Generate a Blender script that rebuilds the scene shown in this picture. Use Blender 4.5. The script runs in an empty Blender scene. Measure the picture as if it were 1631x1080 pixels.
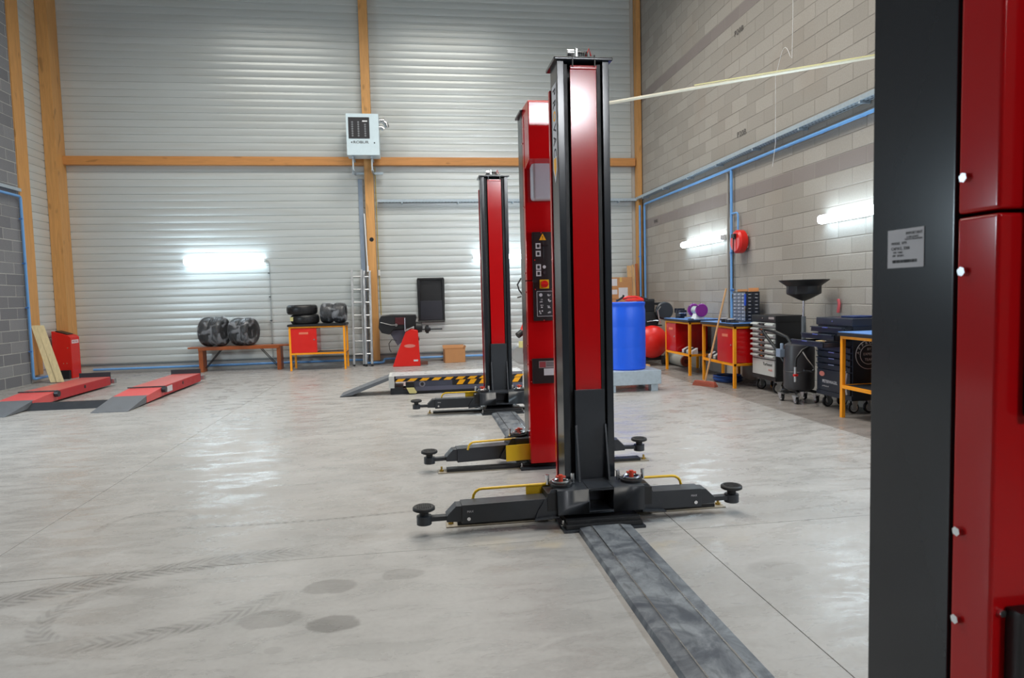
import bpy, bmesh, math, random
from mathutils import Vector, Matrix

scn = bpy.context.scene
COL = scn.collection
R = math.radians

# ------------------------------------------------------------------ camera
cam_d = bpy.data.cameras.new('camera'); cam = bpy.data.objects.new('camera', cam_d); COL.objects.link(cam)
scn.camera = cam
CAMH = 1.41
def _camera():
    yaw, pitch, roll, f = .1407, .0659, -.025, 1060.0
    cy, sy, cp, sp = math.cos(yaw), math.sin(yaw), math.cos(pitch), math.sin(pitch)
    fw = Vector((sy*cp, cy*cp, -sp)); rt = Vector((cy, -sy, 0)); up = rt.cross(fw)
    r2 = math.cos(roll)*rt + math.sin(roll)*up; u2 = math.cos(roll)*up - math.sin(roll)*rt
    m = Matrix(((r2.x, u2.x, -fw.x, 0), (r2.y, u2.y, -fw.y, 0), (r2.z, u2.z, -fw.z, CAMH), (0, 0, 0, 1)))
    cam.matrix_world = m
    cam_d.sensor_fit = 'HORIZONTAL'; cam_d.sensor_width = 36; cam_d.lens = f/1631*36
    cam_d.clip_start = .05; cam_d.clip_end = 100
    cam_d.dof.use_dof = True; cam_d.dof.focus_distance = 4.6; cam_d.dof.aperture_fstop = 6.5
    return r2, fw
CR, CF = _camera()

# ------------------------------------------------------------------ light and exposure
w = bpy.data.worlds.new('world'); scn.world = w; w.use_nodes = True
w.node_tree.nodes['Background'].inputs[0].default_value = (.75, .85, 1, 1)
w.node_tree.nodes['Background'].inputs[1].default_value = .35
scn.view_settings.view_transform = 'Standard'; scn.view_settings.look = 'None'
scn.view_settings.exposure = 0.0; scn.view_settings.gamma = 1.0; scn.view_settings.use_curve_mapping = False
def area(name, loc, rot, sx, sy, energy, color, spread=180):
    d = bpy.data.lights.new(name, 'AREA'); d.shape = 'RECTANGLE'; d.size = sx; d.size_y = sy
    d.energy = energy; d.color = color; d.spread = R(spread)
    o = bpy.data.objects.new(name, d); COL.objects.link(o); o.location = loc; o.rotation_euler = [R(a) for a in rot]
    return o
WARM = (1.0, .955, .87); COOL = (.72, .89, 1.0)
SKY_E = 280
for (x, y, e) in ((2.0, 3.4, .52), (-3.4, 5.4, .2), (1.2, 7.0, .72), (-3.4, 10.4, .62), (1.0, 10.6, .85)):
    area('roof_light', (x, y, 8.7), (0, 0, 0), 2.6, 1.6, SKY_E*e, WARM, 140)
for (loc, rz, e) in (((-6.93, 7.4, 2.3), -90, 190), ((4.98, 3.4, 2.3), 90, 130)):
    area('cool_fill_light', loc, (90, 0, rz), 1.5, .12, e, COOL)  # unseen lamps added to cool and brighten the lower walls, no fittings built
TUBE_EMIT = 24.0
PANE_EMIT = 80
# walls' fluorescent battens give light from their own emissive diffusers (built with the fittings below)

# ------------------------------------------------------------------ materials
def new_mat(name):
    m = bpy.data.materials.new(name); m.use_nodes = True
    return m, m.node_tree, m.node_tree.nodes['Principled BSDF']
class NT:
    """small helper for shader maths"""
    def __init__(s, nt): s.nt = nt
    def n(s, t, **k):
        o = s.nt.nodes.new(t)
        for a, b in k.items(): setattr(o, a, b)
        return o
    def put(s, sock, v):
        if isinstance(v, bpy.types.NodeSocket): s.nt.links.new(v, sock)
        else: sock.default_value = v
    def m(s, op, a, b=None, c=None):
        o = s.n('ShaderNodeMath', operation=op); s.put(o.inputs[0], a)
        if b is not None: s.put(o.inputs[1], b)
        if c is not None: s.put(o.inputs[2], c)
        return o.outputs[0]
    def ramp(s, v, a, b, lo=0., hi=1.):
        o = s.n('ShaderNodeMapRange', interpolation_type='SMOOTHSTEP'); s.put(o.inputs[0], v)
        for i, x in ((1, a), (2, b), (3, lo), (4, hi)): o.inputs[i].default_value = x
        return o.outputs[0]
    def mix(s, f, a, b):
        o = s.n('ShaderNodeMix', data_type='RGBA'); s.put(o.inputs[0], f)
        for i, x in ((6, a), (7, b)):
            s.put(o.inputs[i], x if isinstance(x, bpy.types.NodeSocket) else (*x[:3], 1))
        return o.outputs[2]
    def noise(s, vec, scale, detail=3, rough=.55, dist=0):
        o = s.n('ShaderNodeTexNoise'); s.put(o.inputs['Vector'], vec)
        o.inputs['Scale'].default_value = scale; o.inputs['Detail'].default_value = detail
        o.inputs['Roughness'].default_value = rough; o.inputs['Distortion'].default_value = dist
        return o.outputs['Fac']
    def pos(s):
        return s.n('ShaderNodeNewGeometry').outputs['Position']
    def obj(s):
        return s.n('ShaderNodeTexCoord').outputs['Object']
    def scale(s, v, xyz):
        o = s.n('ShaderNodeVectorMath', operation='MULTIPLY'); s.put(o.inputs[0], v); o.inputs[1].default_value = xyz
        return o.outputs[0]
    def sep(s, v):
        o = s.n('ShaderNodeSeparateXYZ'); s.put(o.inputs[0], v); return o.outputs
    def bump(s, h, strength, dist):
        o = s.n('ShaderNodeBump'); s.put(o.inputs['Height'], h); o.inputs['Strength'].default_value = strength
        o.inputs['Distance'].default_value = dist; return o.outputs[0]
def sr(r, g, b):
    f = lambda c: (c/255/12.92) if c/255 <= .04045 else ((c/255+.055)/1.055)**2.4
    return (f(r), f(g), f(b))
MATS = {}
def M(name, rgb, rough=.5, metal=0., vary=.06, scale=9., bump=0., coat=0., spec=.5, emit=None, trans=0., alpha=1.):
    if name in MATS: return MATS[name]
    m, nt, b = new_mat(name); k = NT(nt)
    v = k.obj(); f = k.noise(v, scale, 4)
    dark = tuple(c*(1-vary*1.6) for c in rgb); lite = tuple(min(1, c*(1+vary*1.2)) for c in rgb)
    k.put(b.inputs['Base Color'], k.mix(f, dark, lite))
    if rough < .3: b.inputs['Roughness'].default_value = rough
    else: k.put(b.inputs['Roughness'], k.ramp(f, .2, .8, rough-.06, min(1, rough+.08)))
    b.inputs['Metallic'].default_value = metal; b.inputs['Coat Weight'].default_value = coat
    b.inputs['Specular IOR Level'].default_value = spec
    b.inputs['Transmission Weight'].default_value = trans; b.inputs['Alpha'].default_value = alpha
    if bump: k.put(b.inputs['Normal'], k.bump(k.noise(v, scale*14, 3), .5, bump))
    if emit:
        b.inputs['Emission Color'].default_value = (*emit[0], 1); b.inputs['Emission Strength'].default_value = emit[1]
    MATS[name] = m; return m

RED = M('red_paint', sr(192, 15, 20), .13, vary=.03, spec=.42)
REDB = M('bright_red_paint', sr(214, 32, 24), .35, vary=.04)
GREY = M('anthracite_paint', sr(36, 41, 47), .2, vary=.06)
DGREY = M('dark_steel_paint', sr(44, 48, 54), .38, vary=.08)
BLACK = M('black_plastic', sr(24, 25, 28), .42, vary=.1)
RUBBER = M('black_rubber', sr(30, 31, 33), .62, vary=.15, bump=.0006)
CHROME = M('bright_steel', (.72, .73, .75), .22, 1.)
ALU = M('aluminium', (.62, .64, .66), .36, 1.)
GALV = M('galvanised_steel', sr(178, 192, 202), .42, .35, vary=.14, scale=24)
YELLOW = M('yellow_paint', sr(222, 178, 20), .38)
ORANGE = M('orange_paint', sr(246, 158, 14), .4)
WHITE = M('white_plastic', sr(232, 234, 236), .4)
BLUEP = M('blue_pipe', sr(112, 168, 228), .35)
BLUED = M('blue_drum_plastic', sr(30, 98, 238), .38, vary=.05)
BLUET = M('blue_mat', sr(88, 132, 196), .45)
BROWN = M('cardboard', sr(186, 134, 88), .8, vary=.08)
SILVER = M('silver_paint', sr(196, 200, 198), .4, .2)
NAVY = M('navy_black_paint', sr(34, 40, 52), .34)
TANKB = M('black_tank_paint', sr(58, 58, 62), .36)
PURPLE = M('purple_paint', sr(136, 44, 150), .34)
PAPER = M('white_paper', sr(205, 203, 208), .6)
INK = M('dark_ink', sr(38, 38, 42), .6)
BROWNW = M('varnished_wood', sr(158, 82, 36), .35, vary=.2, scale=5)
TRANSL = M('translucent_tank', sr(214, 216, 226), .35, trans=.25)
CREAM = M('cream_plastic', sr(212, 204, 140), .5)
HEAT = M('heater_enamel', sr(206, 224, 232), .35)
ORED = M('brick_red_rubber', sr(158, 78, 60), .7)
PLINTH = M('plinth_render', sr(188, 186, 180), .75, vary=.08, bump=.001)
STEELB = M('blue_grey_steel', sr(142, 158, 178), .4, .3)
WARN = M('warning_yellow', sr(255, 176, 16), .45)

def wood(name, rgb, axis='z', rough=.5):
    m, nt, b = new_mat(name); k = NT(nt)
    sc = {'z': (9, 9, .55), 'x': (.55, 9, 9), 'y': (9, .55, 9)}[axis]
    f = k.noise(k.scale(k.pos(), sc), 3.2, 5, .6, 1.2)
    kn = k.ramp(k.noise(k.scale(k.pos(), {'z': (3, 3, 1.1), 'x': (1.1, 3, 3), 'y': (3, 1.1, 3)}[axis]), 2.3, 1), .66, .74)
    c = k.mix(f, tuple(x*.66 for x in rgb), tuple(min(1, x*1.3) for x in rgb))
    c = k.mix(k.m('MULTIPLY', kn, .45), c, tuple(x*.3 for x in rgb))
    k.put(b.inputs['Base Color'], c); b.inputs['Roughness'].default_value = rough
    k.put(b.inputs['Normal'], k.bump(f, .25, .002))
    return m
TIMBER = wood('glulam_timber', sr(206, 152, 90), 'z')
TIMBERX = wood('glulam_beam', sr(198, 138, 78), 'x')
PINE = wood('pale_pine', sr(222, 205, 160), 'z')
PINE2 = wood('pale_plank', sr(214, 172, 122), 'z')
BROOMW = wood('broom_wood', sr(205, 160, 112), 'z')

def block_mat(name, dark, lite, band, odd):
    """concrete blocks: each block (cell of 0.5 x 0.2 m) has its own tone"""
    m, nt, b = new_mat(name); k = NT(nt)
    x, y, z = k.sep(k.pos())
    row = k.m('FLOOR', k.m('DIVIDE', z, .2))
    off = k.m('MULTIPLY', k.m('MODULO', row, 2.), .25)
    colm = k.m('FLOOR', k.m('DIVIDE', k.m('SUBTRACT', k.m('ADD', y, 40.), off), .5))
    cv = k.n('ShaderNodeCombineXYZ'); k.put(cv.inputs[0], colm); k.put(cv.inputs[1], row)
    wn = k.n('ShaderNodeTexWhiteNoise', noise_dimensions='2D'); k.put(wn.inputs['Vector'], cv.outputs[0])
    c = k.mix(wn.outputs['Value'], dark, lite)
    c = k.mix(k.ramp(k.noise(k.pos(), .8, 2), .5, .8, 0, .5), c, odd)
    g = k.noise(k.pos(), 60, 4, .7)
    c = k.mix(k.ramp(g, .3, .7, 0, .28), c, tuple(a*.7 for a in dark))
    if band:
        isb = k.m('ADD', k.m('COMPARE', row, 14., .1), k.m('COMPARE', row, 28., .1))
        c = k.mix(k.m('MULTIPLY', isb, .75), c, band)
    k.put(b.inputs['Base Color'], c); b.inputs['Roughness'].default_value = .88
    b.inputs['Specular IOR Level'].default_value = .25
    k.put(b.inputs['Normal'], k.bump(g, .5, .004))
    return m
BLOCKR = block_mat('concrete_block_warm', sr(154, 149, 142), sr(168, 163, 156), sr(128, 119, 118), sr(156, 144, 132))
BLOCKL = block_mat('concrete_block_grey', sr(116, 117, 122), sr(140, 141, 144), None, sr(122, 124, 130))
MORTR = M('mortar_warm', sr(146, 141, 134), .9, bump=.002)
MORTL = M('mortar_light', sr(176, 176, 172), .9, bump=.002)

def cladding_mat():
    m, nt, b = new_mat('white_steel_cladding'); k = NT(nt)
    x, y, z = k.sep(k.pos())
    wn = k.n('ShaderNodeTexWhiteNoise', noise_dimensions='1D')
    k.put(wn.inputs['W'], k.m('FLOOR', k.m('DIVIDE', k.m('SUBTRACT', z, .2), .15)))
    f = k.noise(k.scale(k.pos(), (.5, .5, 6)), 1.5, 3)
    c = k.mix(wn.outputs['Value'], sr(196, 202, 202), sr(204, 210, 210))
    c = k.mix(k.ramp(f, .4, .7, 0, .25), c, sr(186, 186, 178))
    k.put(b.inputs['Base Color'], c); b.inputs['Roughness'].default_value = .3
    b.inputs['Metallic'].default_value = .2
    return m
CLAD = cladding_mat()

def floor_mat(name, base, lite, dark, marks):
    m, nt, b = new_mat(name); k = NT(nt)
    P = k.pos(); x, y, z = k.sep(P)
    f1 = k.noise(P, .9, 6, .62, 1.1); f2 = k.noise(k.scale(P, (1.2, 2.2, 1)), 1.5, 4, .58, .5); f3 = k.noise(P, 38, 3, .6)
    c = k.mix(k.ramp(f1, .32, .68), dark, lite)
    c = k.mix(.45, c, base)
    c = k.mix(k.ramp(f2, .50, .78, 0, .36), c, tuple(a*.74 for a in dark))
    c = k.mix(k.ramp(k.noise(k.scale(P, (1.6, 1.0, 1)), 2.2, 4, .6, 1.2), .56, .72, 0, .2), c, tuple(min(1, a*1.12) for a in lite))
    c = k.mix(k.ramp(f3, .4, .75, 0, .16), c, tuple(a*.55 for a in dark))
    wear = k.noise(P, 9, 4, .6)
    if marks:
        # oil stains
        for (sx, sy, rx, ry, a) in ((-.41, 2.90, .115, .075, .46), (-.47, 3.29, .13, .085, .34), (-.70, 3.0, .15, .09, .30), (-.12, 3.37, .11, .07, .24), (1.75, 3.05, .16, .1, .12), (-.62, 2.72, .04, .03, .15), (.95, 3.62, .5, .25, .10)):
            d = k.m('SQRT', k.m('ADD', k.m('POWER', k.m('DIVIDE', k.m('SUBTRACT', x, sx), rx), 2.), k.m('POWER', k.m('DIVIDE', k.m('SUBTRACT', y, sy), ry), 2.)))
            d = k.m('ADD', d, k.m('MULTIPLY', k.m('SUBTRACT', wear, .5), .7))
            c = k.mix(k.ramp(d, 1.08, .86, 0, a), c, sr(70, 66, 62))
        # dusty tyre tracks: (centre, radius, half width, mask box, strength)
        for (cx, cy, rr, hw, x0, x1, y0, y1, a) in ((-.25, -.25, 4.08, .085, -4, -.5, 2.5, 4.2, .58), (-1.45, 3.95, 1.04, .06, -1.6, -.55, 2.6, 3.35, .48), (-1.45, 3.2, .26, .05, -1.9, -1.35, 2.9, 3.6, .42), (-.9, 10.4, 6.08, .018, -1.6, .1, 4.2, 4.6, .6), (-1.75, 4.45, .28, .02, -2.4, -1.2, 4.3, 5, .36)):
            dx = k.m('SUBTRACT', x, cx); dy = k.m('SUBTRACT', y, cy)
            d = k.m('ABSOLUTE', k.m('SUBTRACT', k.m('SQRT', k.m('ADD', k.m('POWER', dx, 2.), k.m('POWER', dy, 2.))), rr))
            ang = k.m('MULTIPLY', k.m('ARCTAN2', dy, dx), rr)
            tread = k.ramp(k.m('SINE', k.m('MULTIPLY', k.m('ADD', ang, k.m('MULTIPLY', d, 1.2)), 120.)), -.4, .5, .35, 1.)
            box = k.m('MULTIPLY', k.m('MULTIPLY', k.ramp(x, x0, x0+.25), k.ramp(x, x1, x1-.3)), k.m('MULTIPLY', k.ramp(y, y0, y0+.1), k.ramp(y, y1, y1-.1)))
            s = k.m('MULTIPLY', k.m('MULTIPLY', k.ramp(d, hw*1.15, hw*.8), tread), k.m('MULTIPLY', box, k.ramp(wear, .3, .6, .35, 1)))
            c = k.mix(k.m('MULTIPLY', s, a), c, sr(92, 90, 88))
        # yellowish residue around the lift foot
        yn = k.m('MULTIPLY', k.ramp(k.noise(P, 3.1, 3), .5, .68, 0, .5), k.m('MULTIPLY', k.ramp(k.m('ABSOLUTE', k.m('SUBTRACT', x, 1.05)), 1.0, .4), k.ramp(k.m('ABSOLUTE', k.m('SUBTRACT', y, 3.8)), .7, .2)))
        c = k.mix(k.m('MULTIPLY', yn, .5), c, sr(190, 166, 112))
    k.put(b.inputs['Base Color'], c)
    ro = k.noise(k.scale(P, (1.6, 4.6, 1)), 1.6, 5, .68, .6)
    k.put(b.inputs['Roughness'], k.ramp(ro, .4, .62, .24, .52))
    b.inputs['Specular IOR Level'].default_value = .5
    h = k.m('ADD', k.m('MULTIPLY', f3, .3), ro)
    k.put(b.inputs['Normal'], k.bump(h, .16, .004))
    return m
FLOORM = floor_mat('polished_concrete', sr(159, 157, 155), sr(167, 165, 163), sr(147, 145, 143), True)
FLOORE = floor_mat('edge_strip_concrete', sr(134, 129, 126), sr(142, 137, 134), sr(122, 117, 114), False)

def film_mat():
    m, nt, b = new_mat('clear_wrapping_film'); k = NT(nt)
    v = k.obj(); f = k.noise(v, 5, 2, .5, .8)
    b.inputs['Base Color'].default_value = (*sr(200, 205, 214), 1)
    b.inputs['Roughness'].default_value = .16
    k.put(b.inputs['Alpha'], k.ramp(f, .5, .62, .06, .34))
    k.put(b.inputs['Normal'], k.bump(f, .6, .02))
    return m
FILM = film_mat()
def strip_mat():
    m, nt, b = new_mat('scuffed_grey_steel_cover'); k = NT(nt); P = k.pos()
    f = k.noise(P, 5, 6, .72, .7); g = k.noise(k.scale(P, (5, 1.5, 1)), 4, 4, .6, 1)
    c = k.mix(k.ramp(f, .35, .7), sr(66, 71, 80), sr(124, 129, 134))
    c = k.mix(k.ramp(g, .55, .72, 0, .5), c, sr(52, 56, 62))
    k.put(b.inputs['Base Color'], c); k.put(b.inputs['Roughness'], k.ramp(f, .3, .7, .36, .62))
    k.put(b.inputs['Normal'], k.bump(f, .2, .004))
    return m
STRIPM = strip_mat()
def foilm():
    m, nt, b = new_mat('lit_tube_diffuser'); k = NT(nt)
    b.inputs['Base Color'].default_value = (.9, .93, .95, 1)
    b.inputs['Emission Color'].default_value = (*COOL, 1); b.inputs['Emission Strength'].default_value = TUBE_EMIT
    return m
TUBE = foilm()
PANE = M('daylit_frosted_pane', (.8, .85, .9), .4, emit=((.93, .96, 1.0), PANE_EMIT))

# ------------------------------------------------------------------ mesh helpers
def weighted_normals(me):
    """large flat faces keep flat normals, the small bevel faces blend between them"""
    at = {}
    for p in me.polygons:
        for v in p.vertices: at.setdefault(v, []).append((p.normal.copy(), p.area))
    out = []
    for p in me.polygons:
        n0 = p.normal
        for v in p.vertices:
            t = Vector((0, 0, 0))
            for n, a in at[v]:
                if n.dot(n0) > .6: t += n*a
            out.append(t.normalized() if t.length > 1e-12 else n0.copy())
    me.normals_split_custom_set(out)
class MB:
    def __init__(s): s.bm = bmesh.new()
    def _faces(s, vs, fs):
        bv = [s.bm.verts.new(v) for v in vs]
        for f in fs:
            try: s.bm.faces.new([bv[i] for i in f])
            except ValueError: pass
        return s
    def box(s, x0, x1, y0, y1, z0, z1):
        v = [(x, y, z) for z in (z0, z1) for y in (y0, y1) for x in (x0, x1)]
        return s._faces(v, [(0, 2, 3, 1), (4, 5, 7, 6), (0, 1, 5, 4), (2, 6, 7, 3), (0, 4, 6, 2), (1, 3, 7, 5)])
    def hexa(s, v):       # 8 points: bottom ring 4, top ring 4
        return s._faces(v, [(3, 2, 1, 0), (4, 5, 6, 7), (0, 1, 5, 4), (1, 2, 6, 5), (2, 3, 7, 6), (3, 0, 4, 7)])
    def prism(s, poly, axis, a, b):
        n = len(poly)
        def P(p, t): return {'x': (t, p[0], p[1]), 'y': (p[0], t, p[1]), 'z': (p[0], p[1], t)}[axis]
        v = [P(p, a) for p in poly] + [P(p, b) for p in poly]
        f = [tuple(range(n-1, -1, -1)), tuple(range(n, 2*n))] + [(i, (i+1) % n, n+(i+1) % n, n+i) for i in range(n)]
        return s._faces(v, f)
    def cyl(s, p0, p1, r, n=16, r2=None, cap=True):
        p0, p1 = Vector(p0), Vector(p1); r2 = r if r2 is None else r2
        d = (p1-p0).normalized(); a = d.orthogonal().normalized(); b = d.cross(a)
        v = []
        for p, rr in ((p0, r), (p1, r2)):
            for i in range(n):
                t = 2*math.pi*i/n; v.append(p + a*math.cos(t)*rr + b*math.sin(t)*rr)
        f = [(i, (i+1) % n, n+(i+1) % n, n+i) for i in range(n)]
        if cap: f += [tuple(range(n-1, -1, -1)), tuple(range(n, 2*n))]
        return s._faces(v, f)
    def tube(s, pts, r, n=8, closed=False):
        pts = [Vector(p) for p in pts]; m = len(pts); v = []
        prev = None
        for i, p in enumerate(pts):
            if closed: d = pts[(i+1) % m]-pts[i-1]
            else: d = pts[min(i+1, m-1)]-pts[max(i-1, 0)]
            d.normalize()
            if prev is None: a = d.orthogonal().normalized()
            else:
                a = prev - d*prev.dot(d)
                a = a.normalized() if a.length > 1e-6 else d.orthogonal().normalized()
            prev = a; b = d.cross(a)
            for j in range(n):
                t = 2*math.pi*j/n; v.append(p + a*math.cos(t)*r + b*math.sin(t)*r)
        f = []
        for i in range(m if closed else m-1):
            k = (i+1) % m
            for j in range(n): f.append((i*n+j, i*n+(j+1) % n, k*n+(j+1) % n, k*n+j))
        if not closed: f += [tuple(range(n-1, -1, -1)), tuple(range((m-1)*n, m*n))]
        return s._faces(v, f)
    def lathe(s, prof, c=(0, 0, 0), axis='z', n=32):
        """prof: list of (radius, height); closed at both ends if radius is 0"""
        c = Vector(c); v = []; m = len(prof)
        for (r, h) in prof:
            for i in range(n):
                t = 2*math.pi*i/n; a, b = r*math.cos(t), r*math.sin(t)
                v.append(c + Vector({'z': (a, b, h), 'x': (h, a, b), 'y': (b, h, a)}[axis]))
        f = []
        for k in range(m-1):
            for i in range(n): f.append((k*n+i, k*n+(i+1) % n, (k+1)*n+(i+1) % n, (k+1)*n+i))
        if prof[0] != prof[-1]: f += [tuple(range(n-1, -1, -1)), tuple(range((m-1)*n, m*n))]
        else:
            pass
        return s._faces(v, f)
    def xf(s, mat):
        bmesh.ops.transform(s.bm, matrix=mat, verts=s.bm.verts); return s
    def mesh(s, name, bev=0., seg=2, smooth=True):
        bmesh.ops.remove_doubles(s.bm, verts=s.bm.verts, dist=1e-6)
        bmesh.ops.recalc_face_normals(s.bm, faces=s.bm.faces)
        if bev:
            es = [e for e in s.bm.edges if len(e.link_faces) == 2 and e.calc_face_angle(0) > .6]
            bmesh.ops.bevel(s.bm, geom=es, offset=bev, segments=seg, affect='EDGES', profile=.6, clamp_overlap=True)
        me = bpy.data.meshes.new(name); s.bm.to_mesh(me); s.bm.free()
        if smooth:
            me.shade_smooth(); me.set_sharp_from_angle(angle=R(35))
            if bev: weighted_normals(me)
        return me
def link(name, me, mat, parent=None, label=None):
    o = bpy.data.objects.new(name, me); COL.objects.link(o)
    if mat: 
        if not me.materials: me.materials.append(mat)
    if parent is not None: o.parent = parent
    if label: o['label'] = label
    return o
def part(name, mb, mat, parent=None, bev=0., label=None, seg=2):
    return link(name, mb.mesh(name, bev, seg), mat, parent, label)
def thing(name, label, cat, loc=(0, 0, 0), rz=0., group=None):
    o = bpy.data.objects.new(name, None); COL.objects.link(o); o.empty_display_size = .1
    o.location = loc; o.rotation_euler = (0, 0, rz); o['label'] = label; o['category'] = cat
    if group: o['group'] = group
    return o
def tag(o, label, cat, group=None):
    o['label'] = label; o['category'] = cat
    if group: o['group'] = group
    return o
def struct(name, mb, mat, bev=0.):
    o = part(name, mb, mat, None, bev); o['kind'] = 'structure'; return o
def B(*a): return MB().box(*a)
def copy_tree(o, parent=None):
    c = o.copy(); COL.objects.link(c)
    if parent is not None: c.parent = parent
    for ch in list(o.children): copy_tree(ch, c)
    return c
FONT = {}
def text(name, s, size, mat, parent, origin, xdir, ydir, depth=.0006, bold=0., squash=1., label=None):
    """flat print standing on a surface; origin = centre, xdir reading direction, ydir up"""
    cu = bpy.data.curves.new(name, 'FONT'); cu.body = s; cu.size = size; cu.align_x = 'CENTER'; cu.align_y = 'CENTER'
    cu.offset = bold; cu.extrude = depth; cu.resolution_u = 2
    t = bpy.data.objects.new(name, cu); COL.objects.link(t)
    dg = bpy.context.evaluated_depsgraph_get(); me = bpy.data.meshes.new_from_object(t.evaluated_get(dg))
    bpy.data.objects.remove(t); bpy.data.curves.remove(cu)
    X = Vector(xdir).normalized(); Y = Vector(ydir).normalized(); Z = X.cross(Y)
    mt = Matrix(((X.x*squash, Y.x, Z.x, origin[0]), (X.y*squash, Y.y, Z.y, origin[1]), (X.z*squash, Y.z, Z.z, origin[2]), (0, 0, 0, 1)))
    me.transform(mt); me.materials.clear()
    return link(name, me, mat, parent, label)
def arc(c, r, a0, a1, n, plane='xz', y=0.):
    out = []
    for i in range(n+1):
        t = R(a0+(a1-a0)*i/n); a, b = c[0]+r*math.cos(t), c[1]+r*math.sin(t)
        out.append({'xz': (a, y, b), 'yz': (y, a, b), 'xy': (a, b, y)}[plane])
    return out

# ================================================================== THE SETTING
D = 14.71; XR = 5.10; XL = -7.05; YF = -10.0; HC = 9.0
struct('floor', B(XL-.3, XR+.3, YF-.3, D+.3, -.3, -.012), PLINTH)
FL = bpy.data.objects['floor']
xs = [XL-.1, -2.40, 1.52, 4.12, XR+.05]; ys = [YF, 3.68, D+.1]
for i in range(4):
    for j in range(2):
        g = .0018
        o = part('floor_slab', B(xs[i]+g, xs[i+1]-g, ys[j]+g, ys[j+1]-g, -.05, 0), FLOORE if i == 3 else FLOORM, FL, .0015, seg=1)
struct('ceiling', B(XL-.3, XR+.3, YF-.3, D+.3, HC, HC+.2), M('roof_deck', sr(150, 148, 140), .6))
# front wall behind the camera with a band of high panes
WZ0, WZ1, WX0, WX1 = 6.0, 7.1, 3.0, 5.0
struct('wall_front', B(XL, XR, YF-.25, YF, 0, WZ0).box(XL, XR, YF-.25, YF, WZ1, HC).box(XL, WX0, YF-.25, YF, WZ0, WZ1).box(WX1, XR, YF-.25, YF, WZ0, WZ1), M('front_cladding', sr(110, 110, 108), .6))
wo = struct('window_1', B(WX0, WX1, YF-.12, YF-.02, WZ0, WZ0+.05).box(WX0, WX1, YF-.12, YF-.02, WZ1-.05, WZ1).box(WX0, WX0+.05, YF-.12, YF-.02, WZ0+.05, WZ1-.05).box(WX1-.05, WX1, YF-.12, YF-.02, WZ0+.05, WZ1-.05), ALU)
for q in range(3):
    wdt = (WX1-WX0-.1)/3
    part('pane', B(WX0+.05+q*wdt+.008, WX0+.05+(q+1)*wdt-.008, YF-.09, YF-.06, WZ0+.05, WZ1-.05), PANE, wo)
# --- block walls
def block_mesh(w, h, side):
    """one block; face looks along side*x; origin at centre of the back"""
    g = .0035; b = .005; d = .012
    m = MB(); y, z = w/2-g, h/2-g
    ring0 = [(0, -y, -z), (0, y, -z), (0, y, z), (0, -y, z)]
    ring1 = [(side*(d-b), p[1], p[2]) for p in ring0]
    ring2 = [(side*d, -y+b, -z+b), (side*d, y-b, -z+b), (side*d, y-b, z-b), (side*d, -y+b, z-b)]
    vs = ring0+ring1+ring2; f = [(8, 9, 10, 11)]
    for k in (0, 4):
        for i in range(4): f.append((k+i, k+(i+1) % 4, k+4+(i+1) % 4, k+4+i))
    m._faces(vs, f)
    return m
def block_wall(wall, X, side, y_from, y_to, mat, mort_mat, limit=300):
    rnd = random.Random(5)
    sh = {}
    cells = []
    for row in range(45):
        off = .25*(row % 2); z = row*.2+.1
        a = math.floor((y_from-off)/.5)*.5+off
        while a < y_to-.02:
            y0, y1 = max(a, y_from), min(a+.5, y_to)
            if y1-y0 > .05: cells.append(((y0+y1)/2, z, round(y1-y0, 3)))
            a += .5
    def px(y, z):
        v = Vector((X, y, z-CAMH)); d = v.dot(CF); up = CR.cross(CF)
        if d < .3: return None
        return 815.5+1060*v.dot(CR)/d, 540-1060*v.dot(up)/d, d
    vis = []
    for c in cells:
        p = px(c[0], c[1])
        if p and -25 < p[0] < 1400 and -12 < p[1] < 1085: vis.append((p[2], c))
    vis.sort(); single = {c for _, c in vis[:limit]}
    rest = MB()
    for c in cells:
        dx = side*rnd.uniform(-.003, .001)
        if c in single:
            if c[2] not in sh: sh[c[2]] = link('block', block_mesh(c[2], .2, side).mesh('block', smooth=False), mat, wall)
            else:
                pass
            src = sh[c[2]]
            if src.get('used'): o = src.copy(); COL.objects.link(o)
            else: o = src
            o.location = (X+dx-side*.008, c[0], c[1]); src['used'] = 1
        else:
            m2 = block_mesh(c[2], .2, side)
            bmesh.ops.translate(m2.bm, verts=m2.bm.verts, vec=(X+dx-side*.008, c[0], c[1]))
            t = bpy.data.meshes.new('t'); m2.bm.to_mesh(t); m2.bm.free(); rest.bm.from_mesh(t); bpy.data.meshes.remove(t)
    me = bpy.data.meshes.new('far_blocks'); rest.bm.to_mesh(me); rest.bm.free()
    o = link('far_blocks', me, mat, wall); o['kind'] = 'stuff'
    for s in sh.values():
        if 'used' in s: del s['used']
    for ch in wall.children:
        if 'used' in ch: del ch['used']
wr = struct('wall_right', B(XR, XR+.25, YF-.25, D+.3, 0, HC), MORTR)
block_wall(wr, XR, -1, YF, D, BLOCKR, MORTR)
wl = struct('wall_left', B(XL-.25, XL, YF-.25, 13.3, 0, HC), MORTL)
block_wall(wl, XL, 1, YF, 13.3, BLOCKL, MORTL)
for i, (y, z, s, t) in enumerate(((9.92, 3.83, .12, 'P20B'), (10.0, 5.41, .12, 'P20B'), (13.7, 2.9, .11, 'B40'))):
    text('block_stamp', t, s, M('faded_stamp_ink', sr(96, 92, 90), .8), wr, (XR-.0105, y, z), (0, -1, 0), (0, 0, 1), squash=1.2)
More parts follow.
